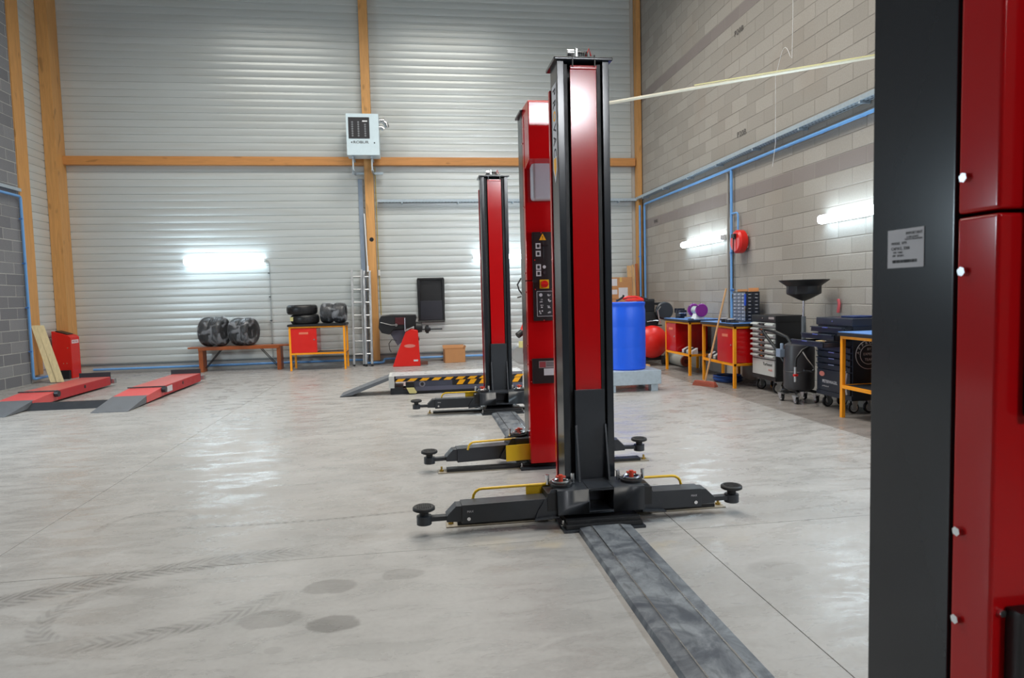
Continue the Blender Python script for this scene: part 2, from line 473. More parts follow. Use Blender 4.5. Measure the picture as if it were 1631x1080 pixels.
# --- corrugated cladding
def clad_panel(length, rows, pitch=.15):
    m = MB(); n = []
    for r in range(rows):
        z = r*pitch
        n += [(z, .010), (z+.007, .010), (z+.013, .0), (z+.05, -.0025), (z+.10, -.0025), (z+pitch-.006, .0015)]
    n.append((rows*pitch-.0005, .010))
    vs = []; 
    for (z, y) in n: vs += [(0, y, z), (length, y, z)]
    f = [(2*i, 2*i+1, 2*i+3, 2*i+2) for i in range(len(n)-1)]
    m._faces(vs, f); return m.mesh('cladding_panel', smooth=False)
wb = struct('wall_back', B(XL-.3, XR+.3, D+.02, D+.3, 0, HC).box(-6.9, 5.0, D-.005, D+.02, 0, .17), PLINTH)
ml, mr = clad_panel(5.9, 4), clad_panel(5.85, 4)
for r in range(15):
    for (x, me) in ((-6.9, ml), (-.95, mr)):
        if r*.6+.2 > 8.7: continue
        o = link('cladding_panel', me, CLAD, wb); o.location = (x, D, .2+r*.6)
part('drip_trim', B(-6.88, 5.0, D-.03, D+.01, .178, .2), M('grey_trim', sr(110, 118, 122), .5), wb)
mside = clad_panel(.8, 4)
wlc = struct('wall_left_rear', B(XL-.3, XL-.07, 13.3, D+.3, 0, HC), PLINTH)
for r in range(14):
    o = link('cladding_panel', mside, CLAD, wlc); o.location = (XL-.055, 13.6, .2+r*.6); o.rotation_euler = (0, 0, R(90))
# timber
def trim(i, mb, mat, label): 
    o = part('trim_%d' % i, mb, mat, None, .006); o['kind'] = 'structure'; o['label'] = label; return o
trim(1, B(XL-.1, XL+.02, 13.31, 13.66, .14, HC), TIMBER, 'broad timber post on the grey block wall at far left')
trim(2, B(-7.10, -6.88, 14.36, D-.005, .0, HC), TIMBER, 'timber corner post left of the white cladding')
tc = trim(3, B(-1.0, -.82, 14.50, D-.005, .08, HC), TIMBER, 'central timber post on the white cladding wall')
trim(4, B(4.98, 5.08, 14.5, D-.005, .0, HC), TIMBER, 'timber post in the right rear corner')
trim(5, B(-6.88, -1.0, 14.58, D-.005, 4.23, 4.40), TIMBERX, 'horizontal timber rail left of the central post')
trim(6, B(-.82, 4.96, 14.58, D-.005, 4.23, 4.40), TIMBERX, 'horizontal timber rail right of the central post')
part('post_shoe', B(-1.0, -.82, 14.5, D-.006, 0, .08), M('grey_block_shoe', sr(110, 108, 104), .8), tc)
part('round_recess', MB().cyl((-.9, 14.497, 2.66), (-.9, 14.503, 2.66), .045, 20), BLACK, tc)

# ================================================================== TWO-POST LIFTS
def lift_column(label, cx, y0, rz, cz=0., al=1.06, ar=.88, master=False, foot_y=(-.10, .01), group=None, full=True, decal=False, swing=0.):
    t = thing('lift_column', label, 'car lift', (cx, y0, 0), rz, group)
    H = 2.84
    poly = [(-.165, 0), (-.165, .2), (.165, .2), (.165, 0), (.122, 0), (.122, .045), (.130, .045), (.130, .012), (.153, .012),
            (.153, .188), (-.153, .188), (-.153, .012), (-.130, .012), (-.130, .045), (-.122, .045), (-.122, 0)]
    part('mast', MB().prism(poly, 'z', .015, H), GREY, t, .003)
    rail = part('dark_gap_strip', B(-.118, -.094, .03, .06, .05, H-.01), BLACK, t); part('dark_gap_strip', B(.094, .118, .03, .06, .05, H-.01), BLACK, t)  # black strips put shade into the gaps beside the front cover
    part('dark_back_sheet', B(-.15, .15, .12, .14, .05, H-.01), BLACK, t)  # black sheet stands for the shade at the back of the channel
    fp = part('front_cover', B(-.083, .083, .0, .006, .77, H-.03).box(-.083, .083, -.012, .006, H-.05, H-.03), RED, t, .0015)
    for s in (-1, 1): part('bolt', MB().cyl((s*.07, -.016, H-.04), (s*.07, -.016, H+.03), .005, 8), CHROME, fp)
    part('top_plate', B(-.185, .185, -.02, .25, H, H+.02), GREY, t, .006, seg=3)
    sw = part('limit_switch', B(-.10, .06, .02, .06, H+.02, H+.035), DGREY, t, .001)
    part('switch_head', MB().cyl((-.09, .04, H+.06), (-.05, .04, H+.06), .022, 14).box(-.035, -.025, .03, .05, H+.03, H+.085), CHROME, sw)
    part('spring', MB().tube([(-.02+.06*i/24, .04+.012*math.cos(i*1.3), H+.055+.014*math.sin(i*1.3)) for i in range(25)], .004, 5), BLACK, sw)
    part('lever', MB().tube([(.03, .04, H+.04), (.05, .04, H+.09), (.062, .04, H+.045)], .005, 6), REDB, sw)
    # rear cover
    if master:
        cv = part('motor_cover', B(-.165, .165, .206, .285, 1.523, 2.80), RED, t, .006, seg=3)
        part('motor_cover', B(-.165, .165, .206, .285, .05, 1.517), RED, t, .006, seg=3)
        for s in (-1, 1):
            for z in (.25, .85, 1.0, 1.43, 1.58, 2.1, 2.6):
                part('bolt', MB().cyl((s*.164, .222, z), (s*.172, .222, z), .008, 6), CHROME, cv)
    else:
        part('rear_cover', B(-.172, .172, .206, .25, .15, 2.72), RED, t, .004)
    if decal:
        d = part('maker_decal', B(-.1664, -.1650, .03, .155, 2.28, 2.72), PAPER, t)
        n = 'PROVAC'
        for i, ch in enumerate(n):
            text('letter', ch, .105, WARN if ch == 'O' else INK, d, (-.1668, .092, 2.675-.075*i), (0, 0, -1), (0, -1, 0), squash=.8, bold=.002)
        part('emblem', MB().prism([(.035, 2.28), (.15, 2.28), (.15, 2.2), (.09, 2.11), (.035, 2.19)], 'x', -.1667, -.1650), PAPER, d)
        part('emblem', MB().prism([(.055, 2.265), (.13, 2.265), (.13, 2.205), (.09, 2.145), (.055, 2.2)], 'x', -.1672, -.1666), WARN, d)
    # foot
    part('base_plate', B(-.25, .25, -.345, .30, 0, .014), DGREY, t, .002)
    part('base_block', B(-.235, .235, -.33, -.06, .014, .04).box(-.225, .225, -.31, -.07, .035, .062), BLACK, t, .004)
    for s in (-1, 1):
        for y in (-.25, .0, .24): part('anchor_bolt', MB().cyl((s*.235, y, .012), (s*.235, y, .05), .009, 6).cyl((s*.235, y, .012), (s*.235, y, .024), .017, 6), CHROME, t)
    fa, fb = foot_y
    L0, L1 = -al*.875, ar*1.0
    if master: L0, L1 = -ar*1.0-.04, al*.93
    fb_ = part('floor_bar', B(L0, L1, fa, fb, 0, .007), M('worn_steel_edge', sr(150, 142, 128), .5, .3), t)
    part('rubber_strip', B(L0+.07, L1-.07, fa+.012, fb-.01, .007, .03), BLACK, fb_, .003)
    for x in (L0+.03, L1-.03): part('anchor_bolt', MB().cyl((x, (fa+fb)/2, .005), (x, (fa+fb)/2, .045), .008, 6).cyl((x, (fa+fb)/2, .005), (x, (fa+fb)/2, .02), .017, 6), M('brass_nut', sr(190, 160, 80), .35, .8), fb_)
    if not full: 
        return t
    # carriage
    z = cz
    ca = MB()
    ca.box(-.27, -.075, -.27, -.03, .085+z, .235+z).box(.075, .27, -.27, -.03, .085+z, .235+z)
    ca.box(-.075, .075, -.27, -.03, .085+z, .10+z).box(-.075, .075, -.27, -.05, .222+z, .235+z).box(-.075, .075, -.06, -.03, .1+z, .222+z)
    c = part('carriage', ca, DGREY, t, .003)
    if master: c.location = (0, .2, 0)
    part('carriage_upright', B(-.095, .095, -.035, -.004, .20+z, .80+z), DGREY, c, .002)
    for s in (-1, 1):
        part('gusset', MB().prism([(-.03, .58+z), (-.045, .58+z), (-.12, .235+z), (-.03, .235+z)], 'x', s*.095-.006, s*.095+.006), DGREY, c, .001)
        # wing bracket
        w_ = [(s*.262, .085+z), (s*.262, .235+z), (s*.30, .235+z), (s*.385, .11+z), (s*.40, .07+z), (s*.30, .05+z)]
        part('wing_bracket', MB().prism(w_, 'y', -.232, -.222).prism(w_, 'y', -.06, -.05), DGREY, c, .001)
        part('wing_plate', MB().hexa([(s*.26, -.262, .07+z), (s*.41, -.262, .058+z), (s*.36, -.05, .07+z), (s*.26, -.05, .07+z), (s*.26, -.262, .078+z), (s*.41, -.262, .066+z), (s*.36, -.05, .078+z), (s*.26, -.05, .078+z)]), DGREY, c)
        # arm pin and lock
        g = MB().cyl((s*.225, -.15, .235+z), (s*.225, -.15, .252+z), .07, 20)
        gp = part('arm_lock', g, BLACK, c, .002)
        part('lock_ring', MB().tube([(s*.225+.05*math.cos(a*math.pi/8), -.15+.05*math.sin(a*math.pi/8), .268+z) for a in range(16)], .007, 6, True), CHROME, gp) if False else None
        part('locking_ring', MB().tube([(s*.225+.048*math.cos(a*math.pi/8), -.15+.048*math.sin(a*math.pi/8), .262+z) for a in range(16)], .008, 6, True).cyl((s*.225-.08, -.13, .24+z), (s*.225-.08, -.13, .30+z), .012, 8).cyl((s*.225+.08, -.13, .24+z), (s*.225+.08, -.13, .30+z), .012, 8), CHROME, c)
        part('release_knob', MB().cyl((s*.225, -.15, .25+z), (s*.225, -.15, .30+z), .014, 10).cyl((s*.225-.03, -.15, .29+z), (s*.225+.03, -.15, .285+z), .008, 8), M('red_knob', sr(196, 60, 34), .4), c)
        # arm
        ext = al if (s < 0) != master else ar
        x0, x1 = s*.30, s*(ext-.22)
        lo, hi = .065+z, .178+z
        arm = part('arm', B(min(x0, x1), max(x0, x1), -.215, -.095, lo, hi), DGREY, t, .004)
        part('pivot_fork', B(min(s*.17, s*.33), max(s*.17, s*.33), -.235, -.07, .105+z, .215+z), BLACK, arm, .004)
        xa, xb = s*(ext-.235), s*(ext-.13)
        part('inner_arm', MB().prism([(xa, lo+.01), (xa, hi-.006), (xa+(xb-xa)*.45, hi-.006), (xb, lo+.05), (xb, lo+.015)], 'y', -.205, -.105), DGREY, arm, .003)
        xc = s*ext
        part('arm_tip', B(min(xb-s*.03, xc), max(xb-s*.03, xc), -.18, -.13, lo+.018, lo+.045).cyl((xc, -.155, lo), (xc, -.155, lo+.052), .045, 20), DGREY, arm, .002)
        part('arm_bolt', MB().cyl((s*(ext-.26), -.222, lo+.03), (s*(ext-.26), -.21, lo+.03), .011, 12), CHROME, arm)
        text('arm_mark', 'MAX', .018, PAPER, arm, (s*(ext-.27), -.2162, lo+.072), (1, 0, 0) , (0, 0, 1)) if not master else None
        pd = part('lift_pad', MB().lathe([(.0, .108), (.060, .108), (.066, .102), (.066, .088), (.055, .082), (.028, .079), (.024, .03), (0, .03)], (xc, -.155, lo-.0)), RUBBER, arm)
        grid = MB()
        for i in range(-4, 5):
            for j in range(-4, 5):
                if i*i+j*j <= 15: grid.box(xc+i*.0125-.004, xc+i*.0125+.004, -.155+j*.0125-.004, -.155+j*.0125+.004, lo+.107, lo+.111)
        go = part('pad_studs', grid, RUBBER, arm); go['kind'] = 'stuff'
        # yellow foot guard
        gy = -.075; zt = .228+z
        xg = s*(ext-.30)
        part('foot_guard', MB().tube([(s*.27, gy, zt), (xg-s*.06, gy, zt)] + [(xg-s*.06+s*.055*math.sin(R(a)), gy, zt-.05+.05*math.cos(R(a))) for a in (20, 45, 70, 90)] + [(xg, gy, hi-.01)], .0085, 8), YELLOW, arm)
        pa, pb, pq = (.17, .385, .10) if master else (.23, .43, 0.)
        if s < 0 or master: part('guard_plate', B(min(s*pa, s*pb), max(s*pa, s*pb), gy+pq, gy+pq+.006, (.12 if not master else .07)+z, (.225 if not master else .20)+z), YELLOW, arm, .001)
        if swing:
            a = s*swing; px_, py_ = s*.225, -.15
            arm.rotation_euler = (0, 0, a)
            arm.location = (px_-(px_*math.cos(a)-py_*math.sin(a)), py_-(px_*math.sin(a)+py_*math.cos(a))+(.2 if master else 0), 0)
    return t

def facing(u, d):    # point on a master's rear cover seen from behind: u to the viewer's right, d off the face
    return (-u, .285+d)
def master_extras(t):
    def bx(u0, u1, v0, v1, d0, d1): return B(-u1, -u0, .285+d0, .285+d1, v0, v1)
    # hood (motor housing) on top
    h = part('motor_hood', MB().prism([(.2, 2.875), (.48, 2.865), (.50, 2.85), (.50, 2.43), (.285, 2.39), (.2, 2.36)], 'x', -.162, .162), RED, t, .006, seg=3)
    part('fluid_reservoir', bx(-.125, .135, 2.14, 2.44, .0, .12), TRANSL, t, .03, seg=4)
    p = part('control_panel', bx(-.12, .045, 1.20, 1.90, .0, .028), BLACK, t, .008)
    tri = [(-.038-.028, 1.835), (-.038+.028, 1.835), (-.038, 1.887)]
    part('warning_triangle', MB().prism([(-u, v) for u, v in tri], 'y', .313, .3155), WARN, p)
    text('exclamation', '!', .04, INK, p, (.038, .3162, 1.852), (-1, 0, 0), (0, 0, 1))
    part('lever_slot', bx(-.04, -.026, 1.70, 1.83, .028, .031), INK, p)
    part('lever_grip', bx(-.042, .0, 1.79, 1.80, .03, .045), BLACK, p)
    for v in (1.79, 1.73, 1.625, 1.575):
        q = part('pictogram_plate', bx(-.095, -.055, v-.022, v+.022, .028, .030), PAPER, p)
        part('pictogram', bx(-.085, -.065, v-.012, v+.012, .030, .0308), INK, q)
    for (v, mm) in ((1.625, PAPER), (1.58, DGREY)):
        part('push_button', MB().cyl((.030, .313, v), (.030, .322, v), .013, 16), mm, p)
    s = part('main_switch', bx(-.07, .005, 1.455, 1.525, .028, .034), YELLOW, p, .002)
    part('rotary_knob', MB().cyl((.033, .318, 1.49), (.033, .345, 1.49), .028, 24).box(.005, .061, .34, .352, 1.484, 1.496), REDB, s, .002)
    sh = part('pictogram_sheet', bx(-.095, .035, 1.235, 1.435, .028, .0295), INK, p)
    fr = MB()
    for a in ((-.095, .035, 1.235, 1.238), (-.095, .035, 1.432, 1.435), (-.095, -.092, 1.235, 1.435), (.032, .035, 1.235, 1.435)):
        fr.box(-a[1], -a[0], .3145, .3153, a[2], a[3])
    part('sheet_border', fr, PAPER, sh)
    rnd = random.Random(3)
    for i in range(4):
        for j in range(2):
            u, v = -.062+.065*j, 1.405-.046*i
            g = MB()
            if i == 0 and j == 0: g.cyl((-u, .3145, v), (-u, .3155, v), .014, 14)
            else:
                for k in range(4):
                    a, b = u+rnd.uniform(-.017, .006), v+rnd.uniform(-.014, .006)
                    g.box(-a-rnd.uniform(.006, .016), -a, .3145, .3155, b, b+rnd.uniform(.004, .012))
            part('pictogram', g, PAPER, sh)
    for (u, v) in ((-.105, 1.68), (.03, 1.68), (-.105, 1.45), (.03, 1.45), (-.04, 1.205), (-.05, 1.893)):
        part('screw', MB().cyl((-u, .312, v), (-u, .316, v), .005, 8), CHROME, p)
    q = part('terminal_box', bx(-.14, .10, .70, .90, .0, .03), BLACK, t, .005)
    part('data_plate', bx(-.09, .085, .825, .88, .03, .032), M('grey_plate', sr(150, 142, 144), .4), q)
    part('red_field', bx(-.085, -.035, .83, .875, .032, .0328), M('dull_red', sr(150, 60, 66), .5), q)
    for v in (.84, .852, .864): part('plate_line', bx(-.03, .075, v, v+.004, .032, .0328), INK, q)
    part('paper_label', bx(-.05, .055, .765, .82, .03, .0315), PAPER, q)
    for (u, v) in ((-.148, .89), (-.148, .715)): part('screw', MB().cyl((-u, .28, v), (-u, .292, v), .006, 8), CHROME, q)

near = lift_column('black and red lift column standing whole in the middle of the hall, a ribbed floor strip running from it', 1.065, 4.1, 0, .0, 1.065, .875, decal=True, swing=R(-2))
far = lift_column('smallest and rearmost lift column, beside the striped scissor lift', 0.975, 8.1, 0, .02, 1.02, .85)
mid = lift_column('red-fronted lift column with a control panel, half hidden by the nearest free-standing column', 1.035, 5.50, math.pi, .0, .98, .80, swing=R(7), master=True, foot_y=(.13, .24))
master_extras(mid)
big = lift_column('dark grey and red lift column filling the right edge of the view', 1.045, 1.19, math.pi, .03, .95, .8, master=True, foot_y=(.13, .24))
master_extras(big)
# sticker on the big column's side
st = part('service_sticker', B(.1655, .1662, .045, .135, 1.442, 1.512), PAPER, big, label='white printed service sticker')
def stk(s, size, y, z, sq=1.0): text('sticker_print', s, size, INK, st, (.1666, y, z), (0, 1, 0), (0, 0, 1), depth=.0001, squash=sq)
stk('IMPORTANT', .0072, .112, 1.503); stk('A LIRE AVANT', .0046, .108, 1.4965); stk('TOUTE UTILISATION', .0046, .110, 1.4925)
stk('MODEL  KPX', .0068, .075, 1.4865); stk('CAP.KG. 3200', .0078, .078, 1.477); stk('S/N  11062', .0052, .072, 1.470); stk('MM   07/2011', .0052, .073, 1.464)
bars = MB(); rnd = random.Random(8); yy = .058
while yy < .118:
    ww = rnd.choice((.0006, .001, .0016)); bars.box(.1662, .1665, yy, yy+ww, 1.451, 1.4565); yy += ww+rnd.choice((.0005, .0009))
bo = part('barcode', bars, INK, st); bo['kind'] = 'stuff'

# floor cover strips joining the two columns of each lift
def cover_strip(label, x0, x1, ya, yb):
    t = thing('floor_cover_strip', label, 'floor strip', ((x0+x1)/2, ya, 0))
    w_ = (x1-x0)/2; L = yb-ya
    part('side_ramp', MB().prism([(-w_, 0), (-w_+.012, .022), (-.088, .030), (-.088, 0)], 'y', 0, L), STRIPM, t, .0015)
    part('side_ramp', MB().prism([(w_, 0), (w_-.012, .022), (.088, .030), (.088, 0)], 'y', 0, L), STRIPM, t, .0015)
    part('centre_plate', B(-.082, .082, 0, L, .0, .031), STRIPM, t, .0015)
    for s in (-1, 1): part('edge_rail', B(s*.085-.003, s*.085+.003, 0, L, .0, .034), CHROME, t)
cover_strip('long scuffed grey floor strip coming toward the viewer from the middle column', .90, 1.235, 1.25, 3.80)
cover_strip('short grey floor strip behind the red-fronted column', .83, 1.13, 5.85, 7.80)

# ================================================================== WALL SERVICES
def batten(label, length, loc, rz, group='fluorescent wall lights'):
    t = thing('fluorescent_light', label, 'light', loc, rz, group)     # local: x along, -y off the wall
    part('housing', B(-length/2, length/2, -.05, 0, -.045, .045), WHITE, t, .01)
    m = MB()
    pr = [(-.05, -.055), (-.10, -.05), (-.125, -.025), (-.125, .025), (-.10, .05), (-.05, .055)]
    m.prism([(a, b) for a, b in pr], 'x', -length/2-.01, length/2+.01)
    part('diffuser', m, TUBE, t, .008)
    for s in (-1, 1): part('end_cap', B(min(s*(length/2+.01), s*(length/2+.02)), max(s*(length/2+.01), s*(length/2+.02)), -.11, -.01, -.045, .045), WHITE, t, .004)
    return t
batten('lit fluorescent tube on the white wall above the wrapped tyres', 1.56, (-3.93, D-.01, 2.26), 0)
batten('lit fluorescent tube on the white wall behind the lift columns', 1.56, (2.06, D-.01, 2.26), 0)
batten('lit fluorescent tube on the block wall left of the red reel', 1.6, (XR-.012, 11.25, 2.27), R(-90))
batten('lit fluorescent tube on the block wall right of the red reel', 1.6, (XR-.012, 6.92, 2.25), R(-90))
cn = thing('conduit', 'thin grey conduit dropping from the left end wall light to the skirting', 'conduit', (-3.06, D-.02, 0))
part('pipe', MB().tube([(-.06, -.02, 2.26), (.0, -.02, 2.25), (.02, -.02, 2.2), (0, -.02, .2)], .009, 8), M('grey_pvc', sr(150, 156, 158), .5), cn)
for z in (.5, 1.0, 1.5, 2.0): part('clip', B(-.02, .02, -.035, 0, z-.01, z+.01), DGREY, cn)

def tray(label, length, loc, rz, drop=0):
    t = thing('cable_tray', label, 'cable tray', loc, rz)             # local x along, y=0 wall, -y outward
    W = drop or .13
    part('tray_base', B(0, length, -W, 0, 0, .003), GALV, t)
    part('tray_lip', B(0, length, -W-.003, -W, 0, .055), GALV, t); part('tray_lip', B(0, length, -.003, 0, 0, .055), GALV, t)
    holes = MB(); x = .1
    while x < length-.1:
        holes.box(x, x+.03, -W*.8, -W*.67, -.0006, .0); holes.box(x, x+.03, -W*.38, -W*.25, -.0006, .0); x += .07
    h = part('slot_pattern', holes, INK, t); h['kind'] = 'stuff'
    x = .5
    while x < length: part('bracket', B(x, x+.03, -W, 0, -.03, -.001), GALV, t); x += 1.2
    cb = part('cable', MB().tube([(length*i/20, -W*.5+W*.15*math.sin(i*1.7), .012) for i in range(21)], .008, 6), BLACK, t)
    return t
tray('perforated steel cable tray along the right block wall above the blue pipe', 16.5, (XR-.012, D-.05, 3.475), R(-90))
tray('narrow cable tray across the white cladding right of the central post', 5.78, (-.75, D-.008, 3.455), 0)
tray('cable tray on the far left block wall above the blue pipe', 8.9, (XL+.012, 4.38, 3.49), R(90), .05)

def pipe(label, pts, r=.02, mat=BLUEP, clips=(), cat='pipe', name='compressed_air_pipe'):
    t = thing(name, label, cat, pts[0])
    o = Vector(pts[0])
    q = [Vector(p)-o for p in pts]; sm = [q[0]]
    for i in range(1, len(q)-1):
        a, b, c = q[i-1], q[i], q[i+1]; k = min(.05, (a-b).length*.4, (c-b).length*.4)
        p1 = b+(a-b).normalized()*k; p2 = b+(c-b).normalized()*k
        sm += [p1, p1*.25+b*.5+p2*.25, p2]
    sm.append(q[-1])
    part('pipe_run', MB().tube(sm, r, 10), mat, t)
    for c in clips:
        c = Vector(c)-o; part('pipe_clip', MB().box(c.x-.028, c.x+.028, c.y-.028, c.y+.028, c.z-.014, c.z+.014), M('clip_blue', sr(70, 120, 190), .4), t, .003)
    return t
pipe('blue pipe running under the cable tray along the right wall', [(5.04, 14.25, 1.2), (5.04, 14.25, 3.335), (5.04, 3.0, 3.335)], .022, clips=[(5.05, y, 3.335) for y in (13, 12, 11, 9.4, 8.6, 7.8, 7.0, 6.2)])
pipe('second blue pipe standing in the right rear corner', [(4.99, 14.42, .08), (4.99, 14.42, 3.33)], .022, clips=[(4.99, 14.44, 1.2), (4.99, 14.44, 2.2)])
pipe('blue drop pipe left of the red hose reel', [(5.045, 10.17, 3.31), (5.045, 10.17, .95)], .022, clips=[(5.05, 10.17, 2.0), (5.05, 10.17, 1.4)])
pipe('short blue branch pipe feeding the red hose reel', [(5.045, 10.17, 2.62), (5.045, 9.95, 2.62), (5.045, 9.95, 2.3)], .014)
pipe('grey conduit beside the blue drop pipe', [(5.068, 10.34, 3.30), (5.068, 10.34, .95)], .017, M('grey_conduit', sr(160, 156, 150), .5), clips=(), name='conduit', cat='conduit')
pipe('blue pipe on the far left block wall and down the timber post', [(-6.99, 6.0, 3.40), (-6.99, 13.24, 3.40), (-6.99, 13.24, .09), (-6.99, 13.9, .09)], .024, clips=[(-7.0, 13.24, z) for z in (.6, 1.4, 2.2, 3.0)])
pipe('long blue pipe at the foot of the white cladding', [(-6.6, 14.655, .095), (-1.1, 14.655, .095), (-1.1, 14.45, .04), (-.74, 14.45, .04), (-.74, 14.655, .095), (4.9, 14.655, .095)], .024, clips=[(x, 14.665, .095) for x in (-5.5, -4.2, -3.0, -2.0, .2, 1.4)])
# rigid supply conduit from lift to right wall, loose wires
t = thing('supply_conduit', 'pale sloping supply conduit spanning from the lift column to the right wall', 'conduit', (1.05, 5.6, 2.87))
part('tube', MB().tube([(0, 0, 0), (.3, 0, .09), (4.0, .1, .78)], .014, 8), M('ivory_conduit', sr(222, 216, 196), .4), t)
part('cable', MB().tube([(1.4, .02, .318), (2.6, .045, .534), (4.0, .09, .794)], .005, 6), M('yellow_wire', sr(220, 210, 150), .5), t)
t = thing('hanging_wire', 'pale loose wire looping down the upper right block wall', 'cable', (4.95, 8.26, 6.5))
part('wire', MB().tube([(0, 0, 0), (0, 0, -1.6), (0, .02, -2.1)] + [(0, .02+.04*i, -2.15+.25*math.sin(i*.35)) for i in range(1, 9)] + [(0, .42, -2.2), (0, .42, -3.1), (0, .5, -3.4)], .003, 6), WHITE, t)
# hose reel
t = thing('hose_reel', 'red round hose reel on the block wall with black hose hanging down', 'hose reel', (5.07, 9.81, 2.15))
part('drum_case', MB().lathe([(0, -.15), (.15, -.15), (.18, -.12), (.18, -.03), (.15, 0), (0, 0)], (0, 0, 0), 'x', 36), REDB, t)
part('hub', MB().cyl((-.16, 0, .08), (-.145, 0, .08), .045, 16).box(-.19, -.14, -.05, .05, .06, .12), BLACK, t, .004)
part('wall_bracket', B(-.005, .02, -.1, .1, -.1, .1), WHITE, t)
part('hose', MB().tube([(-.175, 0, .08), (-.18, 0, -.3), (-.19, -.02, -.72)], .009, 8), BLACK, t)
# heater
t = thing('gas_heater', 'white box heater high on the central timber post, black louvres on its front', 'heater', (-.97, 14.05, 4.33))
bd = part('casing', B(-.325, .325, .0, .40, 0, .83), HEAT, t, .008)
g = part('louvre_grille', B(-.28, .14, -.006, .0, .33, .755), INK, t, .002)
for ci, cx_ in enumerate((-.20, -.08, .055)):
    for r_ in range(6 if ci == 2 else 7):
        part('louvre', MB().lathe([(0, 0), (.016, .002), (.020, .006), (0, .009)], (cx_, -.012, .385+r_*.045), 'y', 12), M('louvre_grey', sr(120, 124, 128), .5), g)
part('white_tag', B(.0, .10, -.008, -.006, .665, .69), WHITE, g)
text('nameplate', 'ROBUR', .075, INK, bd, (-.04, -.0012, .255), (1, 0, 0), (0, 0, 1), squash=1.25, bold=.001)
part('logo_mark', MB().prism([(-.245, .255), (-.21, .275), (-.21, .235)], 'y', -.001, 0), INK, bd)
part('indicator', MB().cyl((.23, -.004, .245), (.23, 0, .245), .014, 12), GREY, bd)
part('flue_elbow', MB().tube([(.30, .2, .74), (.40, .2, .735), (.47, .2, .68), (.49, .2, .60)], .05, 16).tube([(.30, .2, .60), (.38, .2, .6), (.42, .2, .56)], .045, 16).lathe([(.055, 0), (.062, .01), (.062, .03), (.055, .04), (.055, 0)], (.40, .2, .735), 'x', 20), CHROME, t)
br = MB()
for x in (-.24, .14): br.box(x, x+.04, .04, .62, -.05, -.008).hexa([(x, .1, -.3), (x+.04, .1, -.3), (x+.04, .62, -.3), (x, .62, -.3), (x, .1, -.27), (x+.04, .1, -.27), (x+.04, .62, -.27), (x, .62, -.27)]).box(x+.005, x+.035, .08, .11, -.29, -.03)
br.box(-.28, .36, .5, .54, -.30, -.25)
part('wall_bracket', br, GALV, t, .002)
# bits around the central post
t = thing('hanging_cable', 'yellow-green cable running down the right side of the central post', 'cable', (-.785, 14.66, 0))
part('cable', MB().tube([(0, 0, 4.2), (0, 0, 2.3), (.02, 0, 1.05)], .008, 6), M('olive_cable', sr(190, 170, 60), .5), t)
part('connector', B(-.01, .03, -.03, .02, 1.9, 2.02), WHITE, t, .003)
t = thing('cable_duct', 'grey steel duct strip on the wall left of the central post', 'duct', (-1.10, 14.69, 0))
part('duct_body', B(-.05, .04, -.025, .0, .12, 3.95), STEELB, t, .003)
t = thing('rod', 'thin white rod standing on the folded ladder against the post', 'rod', (-1.0, 14.46, 0))
part('shaft', MB().cyl((.0, 0, 2.02), (-.03, .01, 3.2), .012, 8), WHITE, t); part('tip', MB().cyl((0, 0, 1.98), (0, 0, 2.1), .02, 8), WHITE, t)

# ================================================================== BACK WALL GROUP
# ladders
def ladder(label, x, y, wdt, h, n, lean, mat, folds=1):
    t = thing('ladder', label, 'ladder', (x, y, 0), 0); t.rotation_euler = (R(-lean), 0, 0)
    for k in range(folds):
        o = -k*.06
        for s in (-1, 1):
            part('stile', B(s*wdt/2-.02, s*wdt/2+.02, o-.025, o+.025, 0.02, h-(k*.04)), mat, t, .002)
            part('rubber_foot', B(s*wdt/2-.02, s*wdt/2+.02, o-.03, o+.03, 0, .035), BLACK, t, .003)
        for i in range(n): part('rung', MB().cyl((-wdt/2, o, .25+i*(h-.4)/(n-1)), (wdt/2, o, .25+i*(h-.4)/(n-1)), .014, 8), mat, t)
    return t
ladder('dull aluminium ladder with visible rungs, left of the folded ladder', -1.24, 14.26, .20, 2.05, 7, 8, M('dull_aluminium', (.5, .51, .52), .42, .8))
ladder('bright folded multi-section aluminium ladder against the central post', -1.02, 14.19, .12, 2.02, 7, 8, ALU, 3)
# wooden bench
t = thing('wooden_bench', 'brown varnished folding bench carrying wrapped tyres', 'bench', (-3.6, 14.3, 0))
part('seat', B(-1.0, .98, -.14, .14, .485, .515), BROWNW, t, .004)
part('front_rail', B(-.80, .78, -.15, -.12, .445, .512), BROWNW, t, .003); part('rear_rail', B(-.80, .78, .12, .15, .44, .50), BROWNW, t, .003)
for s in (-1, 1):
    part('leg', MB().hexa([(s*.80, -.13, 0), (s*.72, -.13, 0), (s*.72, .13, 0), (s*.80, .13, 0), (s*.80, -.13, .49), (s*.72, -.13, .49), (s*.72, .13, .49), (s*.80, .13, .49)]) , BROWNW, t, .003)
    for y in (-.06, .06): part('brace', MB().cyl((s*.70, y, .08), (s*.36, y, .48), .009, 8), BLACK, t)
def tyre(m, axis, c, r, w_, n=40):
    ri = r*.58
    prof = [(ri, -w_*.36), (ri+.01, -w_*.44), (r*.72, -w_*.49), (r*.84, -w_*.495), (r*.92, -w_*.44), (r*.97, -w_*.34), (r*.99, -w_*.20), (r*.975, -w_*.19), (r*.978, -w_*.17), (r*.995, -w_*.16), (r, -.006), (r*.98, -.004), (r*.98, .004), (r, .006), (r*.995, w_*.16), (r*.978, w_*.17), (r*.975, w_*.19), (r*.99, w_*.20), (r*.97, w_*.34), (r*.92, w_*.44), (r*.84, w_*.495), (r*.72, w_*.49), (ri+.01, w_*.44), (ri, w_*.36), (ri, -w_*.36)]
    m.lathe(prof, c, axis, n); return m
